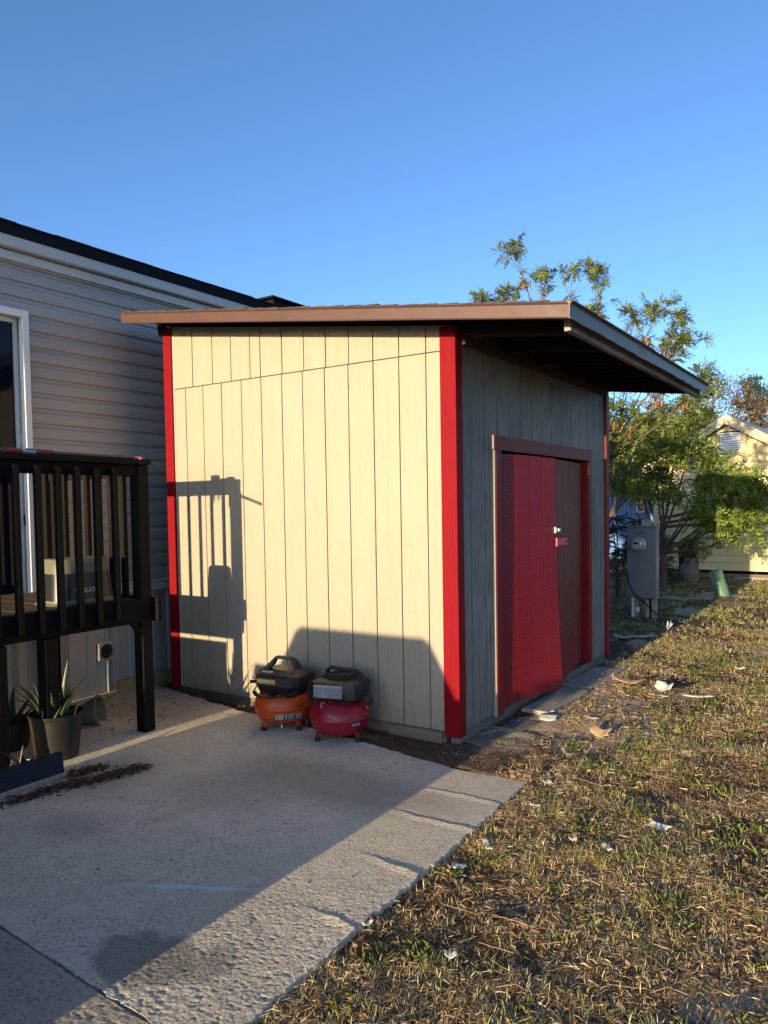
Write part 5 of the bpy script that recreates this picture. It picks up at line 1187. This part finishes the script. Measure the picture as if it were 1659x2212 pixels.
gf.add(*blades(26000, (.1, 4.4), (.7, 4.3), 8, .045, .0016, 2))
gf.add(*blades(26000, (-2.2, 5.0), (4.0, 11.9), 7, .05, .0028, 3))
gf.add(*blades(5000, (-7, 8), (11.5, 26), 6, .08, .008, 4))
def thatch(n, xr, yr, Lr, Wd):
    x = rng.uniform(*xr, n); y = rng.uniform(*yr, n); ok = allowed(x, y) & inview(x, y) & (rng.random(n) > .85*sandiness(x, y)) & (rng.random(n) < .12+.88*sstep(.38, .60, fbm(x*2.6, y*2.6, 77))); x, y = x[ok], y[ok]; n = len(x)
    az = rng.uniform(0, 6.28, n); L = rng.uniform(*Lr, n); el = rng.normal(size=n)*.22; bend = rng.normal(size=n)*.5
    p = np.stack([x, y, gz(x, y)+rng.uniform(.002, .016, n)], 1); d1 = np.stack([np.cos(az)*np.cos(el), np.sin(az)*np.cos(el), np.sin(el)], 1); d2 = np.stack([np.cos(az+bend), np.sin(az+bend), -np.sin(el)*.6], 1)
    m_ = p+d1*(L*.5)[:, None]; t = m_+d2*(L*.5)[:, None]; s_ = np.stack([-np.sin(az), np.cos(az), rng.normal(size=n)*.8], 1)*(Wd*(.6+.8*rng.random(n)))[:, None]
    V = np.stack([p-s_, p+s_, m_+s_, m_-s_, t+s_*.3, t-s_*.3], 1).reshape(-1, 3); i = np.arange(n)[:, None]*6; F = np.concatenate([i+[0, 1, 2, 3], i+[3, 2, 4, 5]], 0)
    c = np.array([(.62, .46, .25), (.42, .27, .14), (.24, .13, .07), (.74, .58, .34), (.12, .07, .04)])[rng.choice(5, n, p=[.26, .26, .2, .13, .15])]*(1+rng.normal(size=(n, 1))*.2)
    return V, F, np.repeat(np.clip(c, .01, .8), 6, 0)
gf.add(*thatch(210000, (.5, 3.2), (-3.0, 1.2), (.012, .05), .0009))
gf.add(*thatch(110000, (.2, 4.0), (1.2, 5.5), (.015, .055), .0013))
tag(gf.build('grass', M['grasscol']), kind='stuff', label='patchy dry lawn grass beside the slab and shed', cat='grass')
# broad bladed weed clumps
wf = Fol(); wl_ = [(1.0, .78), (1.08, .6), (.92, .9), (1.12, .95), (.95, .2), (1.05, .08), (.88, .1), (1.5, .1), (1.2, 1.5), (1.3, 1.9), (1.55, -.9), (1.45, -.95), (1.05, -2.05), (.98, -2.0), (1.7, -1.2), (1.33, -1.02), (.9, -1.25), (.82, -1.45), (1.62, -1.25), (1.75, -.55), (1.8, -.3), (1.45, -1.55), (1.18, -.75), (.86, -.5), (1.3, -.45), (.72, .35), (1.75, .9), (2.0, 1.9), (.9, 2.9), (1.2, 3.2), (1.0, 1.35), (.95, -2.4), (1.45, -2.15)]
for _ in range(70):
    wl_.append((random.uniform(.85, 2.2), random.uniform(-2.3, 3.6)))
for x, y in wl_:
    n = random.randint(14, 30); az = rng.uniform(0, 6.28, n); ln = rng.uniform(.4, 1.35, n); px = x+rng.normal(size=n)*.03; py = y+rng.normal(size=n)*.03
    ok_ = allowed(px, py); px, py, az, ln = px[ok_], py[ok_], az[ok_], ln[ok_]; n = len(px)
    if n < 2: continue
    wf.add(*leaves_np(np.stack([px, py, gz(px, py)], 1), np.stack([np.cos(az)*np.sin(ln), np.sin(az)*np.sin(ln), np.cos(ln)], 1), rng.uniform(.03, .065, n), rng.uniform(.0028, .006, n), colvar(n, (.12, .18, .04), .3, .3), np.tile([0, 0, 1.], (n, 1))))
tag(wf.build('weeds', M['grasscol']), kind='stuff', label='clumps of broad bladed green weeds in the lawn', cat='weeds')
# fallen leaves
lf = Fol(); n = 11000; x = rng.uniform(.5, 3.2, n); y = np.where(rng.random(n) < .7, rng.uniform(-2.9, .4, n), rng.uniform(.4, 5, n)); ok_ = allowed(x, y) & inview(x, y) & (rng.random(n) < .25+.75*sstep(.4, .65, fbm(x*2, y*2, 91))); x, y = x[ok_], y[ok_]; n = len(x)
az = rng.uniform(0, 6.28, n); cl = np.array([(.20, .10, .05), (.13, .065, .035), (.30, .16, .08), (.36, .24, .12), (.09, .05, .03)])[rng.integers(0, 5, n)]
lf.add(*leaves_np(np.stack([x, y, gz(x, y)+rng.uniform(.003, .018, n)], 1), np.stack([np.cos(az), np.sin(az), rng.normal(size=n)*.3], 1), rng.uniform(.015, .045, n), rng.uniform(.004, .010, n), cl*(1+rng.normal(size=(n, 1))*.2), np.tile([0, 0, 1.], (n, 1))+rng.normal(size=(n, 3))*.5))
n = 900; x = rng.uniform(.02, .75, n); y = rng.uniform(-.30, 2.6, n); ok_ = ~((x < .13) & (y > -.02)) & ~((x < right_edge(y)) & (y < far_edge(np.minimum(x, .7)))); x, y = x[ok_], y[ok_]; n = len(x); az = rng.uniform(0, 6.28, n)
cl = np.array([(.16, .09, .05), (.10, .06, .04), (.34, .24, .14), (.42, .34, .22)])[rng.integers(0, 4, n)]
lf.add(*leaves_np(np.stack([x, y, gz(x, y)+rng.uniform(.004, .03, n)*np.where((x < .36) & (y > .5), 1.3, .4)], 1), np.stack([np.cos(az), np.sin(az), rng.normal(size=n)*.2], 1), rng.uniform(.008, .03, n), rng.uniform(.001, .004, n), cl*(1+rng.normal(size=(n, 1))*.2), np.tile([0, 0, 1.], (n, 1))+rng.normal(size=(n, 3))*.4))
tag(lf.build('fallen_leaves', M['littercol']), kind='stuff', label='brown fallen leaves scattered through the lawn', cat='leaf litter')
# leaf pile on the slab at the board, plus loose bits on the concrete
lf = Fol()
def litter_line(pts, w_, n, Ls=(.012, .04), up=.012):
    pts = np.array(pts, float); t = rng.random(n)*(len(pts)-1); i = np.minimum(t.astype(int), len(pts)-2); f = (t-i)[:, None]; p = pts[i]*(1-f)+pts[i+1]*f+rng.normal(size=(n, 2))*w_; az = rng.uniform(0, 6.28, n)
    cl = np.array([(.10, .05, .03), (.06, .03, .02), (.16, .09, .05), (.24, .16, .09)])[rng.choice(4, n, p=[.4, .3, .2, .1])]
    lf.add(*leaves_np(np.stack([p[:, 0], p[:, 1], slabz(p[:, 0])+rng.uniform(.004, .004+up, n)], 1), np.stack([np.cos(az), np.sin(az), rng.normal(size=n)*.2], 1), rng.uniform(*Ls, n), rng.uniform(.0022, .006, n), cl*(1+rng.normal(size=(n, 1))*.2), np.tile([0, 0, 1.], (n, 1))+rng.normal(size=(n, 3))*.3))
litter_line([(-1.42, -2.15), (-1.40, -1.9), (-1.36, -1.75), (-1.30, -1.55), (-1.28, -1.38)], .035, 1500)
litter_line([(-1.47, -1.72), (-1.50, -1.62), (-1.46, -1.50)], .03, 400)
litter_line([(-2.8, -.05), (-2.3, -.02), (-1.8, -.10), (-1.3, -.14)], .045, 700, (.01, .03), .02)
litter_line([(-.4, -.14), (-.1, -.2), (.2, -.26)], .05, 260, (.01, .025), .01)
litter_line([(-2.7, -.6), (-1.9, -.5)], .25, 260, (.01, .035), .002)
litter_line([(-1.2, -1.2), (.5, -1.4)], .8, 70, (.008, .02), .001)
tag(lf.build('leaf_litter', M['littercol']), kind='stuff', label='brown dead leaf drift on the slab along the board', cat='leaf litter')
# pebbles
pb = MB()
for k in range(240):
    x, y = (random.uniform(.05, .6), random.uniform(-.3, .9)) if k < 110 else (random.uniform(.7, 2.3), random.uniform(-2.4, 3.5))
    if not bool(allowed(np.array([x]), np.array([y]))[0]) and not (x > .15 and y > -.25 and k < 110): continue
    r_ = random.uniform(.002, .006); z_ = float(gz(x, y)); n_s = len(pb.V)
    V = [(x+r_*random.uniform(.7, 1.3)*math.cos(a)*c_, y+r_*random.uniform(.7, 1.3)*math.sin(a)*c_, z_+h_*r_) for c_, h_ in ((.8, 0), (1, .5), (.6, 1.0)) for a in np.linspace(0, 6.28, 6)[:-1]]
    pb.add(V, [(i*5+k2, i*5+(k2+1) % 5, (i+1)*5+(k2+1) % 5, (i+1)*5+k2) for i in range(2) for k2 in range(5)]+[(10, 11, 12, 13, 14)])
o = pb.build('pebbles', plain('pale_pebble', (.20, .17, .14), .8, var=.3)); tag(o, 'small pale pebbles in the sandy soil', 'pebbles', kind='stuff')

# ---------------------------------------------------------------- debris, boards
gb = thing('timber_board', 'flat grey weathered board lying before the shed door', 'board', (.24, 1.32, 0), math.radians(-3))
zb_ = .018
box('board', (-.105, -.40, -.01), (.10, .38, .022), M['greyboard'], gb, .004).location = (0, 0, zb_)
gb2 = thing('timber_board', 'sandy half buried board at the foot of the brown door leaf', 'board', (.20, 2.25, .012), math.radians(-2)); box('board', (-.11, -.40, -.02), (.14, .42, .010), plain('sandy_board', (.36, .29, .22), .9, bump=.8, bs=60), gb2, .004)
gb3 = thing('timber_board', 'dark flat board half buried near the red corner trim', 'board', (.21, .42, .0), math.radians(-12)); box('board', (-.07, -.34, -.02), (.07, .34, .012), M['skid'], gb3, .004)
def scrap(label, x, y, sx, sy, rz, mat, seed, lift=.02, fold=.5, cat='scrap', name='plastic_scrap', rx=0):
    rr = random.Random(seed); n, m_ = 7, 5; V = []; F = []
    for i in range(n):
        for j in range(m_):
            u, v_ = i/(n-1)-.5, j/(m_-1)-.5; ed = .16*rr.uniform(-1, 1)*(1 if i in (0, n-1) or j in (0, m_-1) else 0)
            V.append((u*sx*(1+ed)+ed*.02, v_*sy*(1-.55*abs(u)*rr.uniform(.5, 1.3)), .004+lift*(abs(u)*fold*2*rr.uniform(.6, 1.1)+.4*(v_+.5)*fold)+rr.uniform(0, lift*.15)))
    for i in range(n-1):
        for j in range(m_-1): a = i*m_+j; F.append((a, a+m_, a+m_+1, a+1))
    o = thing(name, label, cat, (x, y, float(gz(x, y))+.012), rz, rot=(rx, 0, rz)) if False else None
    me = bpy.data.meshes.new(name); me.from_pydata(V, [], F); me.update(); o = link(name, me, mat); smoothshade(o, 45)
    o.location = (x, y, float(gz(x, y))+.012); o.rotation_euler = (rx, 0, rz); md = o.modifiers.new('thick', 'SOLIDIFY'); md.thickness = .0025
    return tag(o, label, cat)
W1 = plain('white_plastic', (.50, .50, .44), .5, var=.06); W2 = plain('cream_plastic', (.72, .68, .46), .55, var=.08); K1 = plain('brown_cardboard', (.34, .22, .13), .8, var=.15); G1 = plain('pale_green_plastic', (.55, .64, .56), .5)
scrap('white triangular plastic scrap at the end of the grey board', .36, .84, .13, .10, .3, W1, 1, .012, .3, rx=.25)
scrap('small cream scrap between grey board and white scrap', .30, .99, .10, .05, .5, W2, 2, .008)
scrap('folded white plastic sheet standing on the brown patch', .86, 2.12, .15, .11, -.5, W1, 3, .06, .8, rx=.35)
scrap('dark folded tar paper under the white sheet', .90, 2.20, .26, .12, -.2, M['rubber'], 4, .05, .7)
scrap('long cream torn strip right of the white sheet', 1.14, 2.02, .22, .05, .45, W2, 5, .018, .5)
scrap('tiny white chip below the folded white sheet', .80, 1.92, .05, .03, .2, W1, 6, .01); scrap('curled pale flake beside the tiny white chip', .90, 1.90, .08, .03, -.3, W2, 7, .012)
scrap('brown torn cardboard piece in the green weeds', .80, .66, .15, .08, -.25, K1, 8, .045, .8, 'cardboard', 'cardboard_piece', rx=.4)
scrap('curved brown cardboard strip left of the white sheet', .58, 2.12, .24, .08, .25, K1, 9, .045, .8, 'cardboard', 'cardboard_piece')
scrap('small brown cardboard bit beneath the torn cardboard', .74, .48, .08, .05, .5, K1, 10, .01, .4, 'cardboard', 'cardboard_piece')
scrap('white triangle scrap in the dry lawn, rightmost in the foreground', 1.47, -.56, .10, .05, -.2, W1, 11, .02, rx=.3)
scrap('white sliver near the slab corner', .87, -.64, .055, .018, .1, W1, 12, .01)
scrap('white crumpled bit touching the slab corner', .80, -.30, .05, .04, .8, W1, 13, .02)
scrap('pale torn paper strip by the slab edge', .86, -1.18, .12, .03, -.9, plain('torn_paper', (.50, .44, .36), .8), 14, .02)
scrap('pale green scrap beside the torn paper strip', .83, -1.40, .06, .045, .3, G1, 15, .012)
scrap('white wisp on the slab rim in the foreground', .77, -2.0, .05, .016, 1.3, W1, 16, .02)
scrap('round white cap in the middle of the dry lawn', 1.17, -.92, .035, .03, .4, W1, 17, .016)
scrap('pale crumpled tissue right of the round white cap', 1.33, -.93, .07, .03, -.8, plain('tissue', (.6, .52, .45), .8), 18, .015)
scrap('striped white paper bit among weeds near the grey board', .64, .96, .08, .04, .1, W1, 19, .012)
scrap('white crumpled wrapper in the leaf pile near the foreground', 1.12, -2.0, .04, .035, .5, W1, 20, .02)
scrap('pale rag heap in the shade past the shed corner', -.12, 4.3, .22, .12, .2, plain('blue_grey_rag', (.3, .33, .36), .8), 21, .05)
scrap('white tuft of foam at the edge of the shade', .17, 5.0, .12, .05, 1.4, W1, 22, .10, .9, rx=.6)
scrap('pale long sheet beside the rag heap', .05, 4.45, .30, .1, .6, plain('pale_sheet', (.42, .40, .34), .8), 23, .03)
scrap('pale stone like foam piece in the green lawn', 1.25, 3.2, .09, .05, .3, W2, 24, .03)
scrap('white paper cup crushed in the corner under the deck', -2.50, -.10, .07, .05, .3, plain('cup_paper', (.5, .52, .55), .7), 25, .05, .9, rx=.8)
scrap('bright blue plastic bit at the foot of the red door frame', .19, .62, .05, .03, .2, plain('blue_plastic', (.02, .09, .5), .4), 26, .02)
# dark crumbling asphalt lump
ch = thing('charcoal_lump', 'dark crumbly asphalt lump speckled white in the lawn', 'rubble', (1.18, -1.62, float(gz(1.18, -1.62))-.005))
q = NT('speckled_asphalt'); v = q.vec(); q.bump(q.noise(v, 60, 5, .8), 1, .01); q.out(q.mix(q.ramp(q.vor(v, 90), [(.12, 1), (.2, 0)]), (.02, .021, .024), (.4, .42, .45)), .8)
lump('lump', (0, 0, .005), (.085, .06, .024), q.m, ch, 12, 18)
# dead twigs on the lawn
tw = MB()
for k in range(140):
    x, y = random.uniform(.75, 2.2), random.uniform(-2.4, 2.6); a = random.uniform(0, 6.28); L_ = random.uniform(.05, .2); z_ = float(gz(x, y))+.012
    tw.tube([(x, y, z_), (x+math.cos(a)*L_*.5, y+math.sin(a)*L_*.5, z_+.012), (x+math.cos(a+.3)*L_, y+math.sin(a+.3)*L_, z_)], .0014, 4)
tag(tw.build('twigs', plain('dry_twig', (.30, .20, .12), .8)), 'thin dry twigs lying in the lawn', 'twigs', kind='stuff')
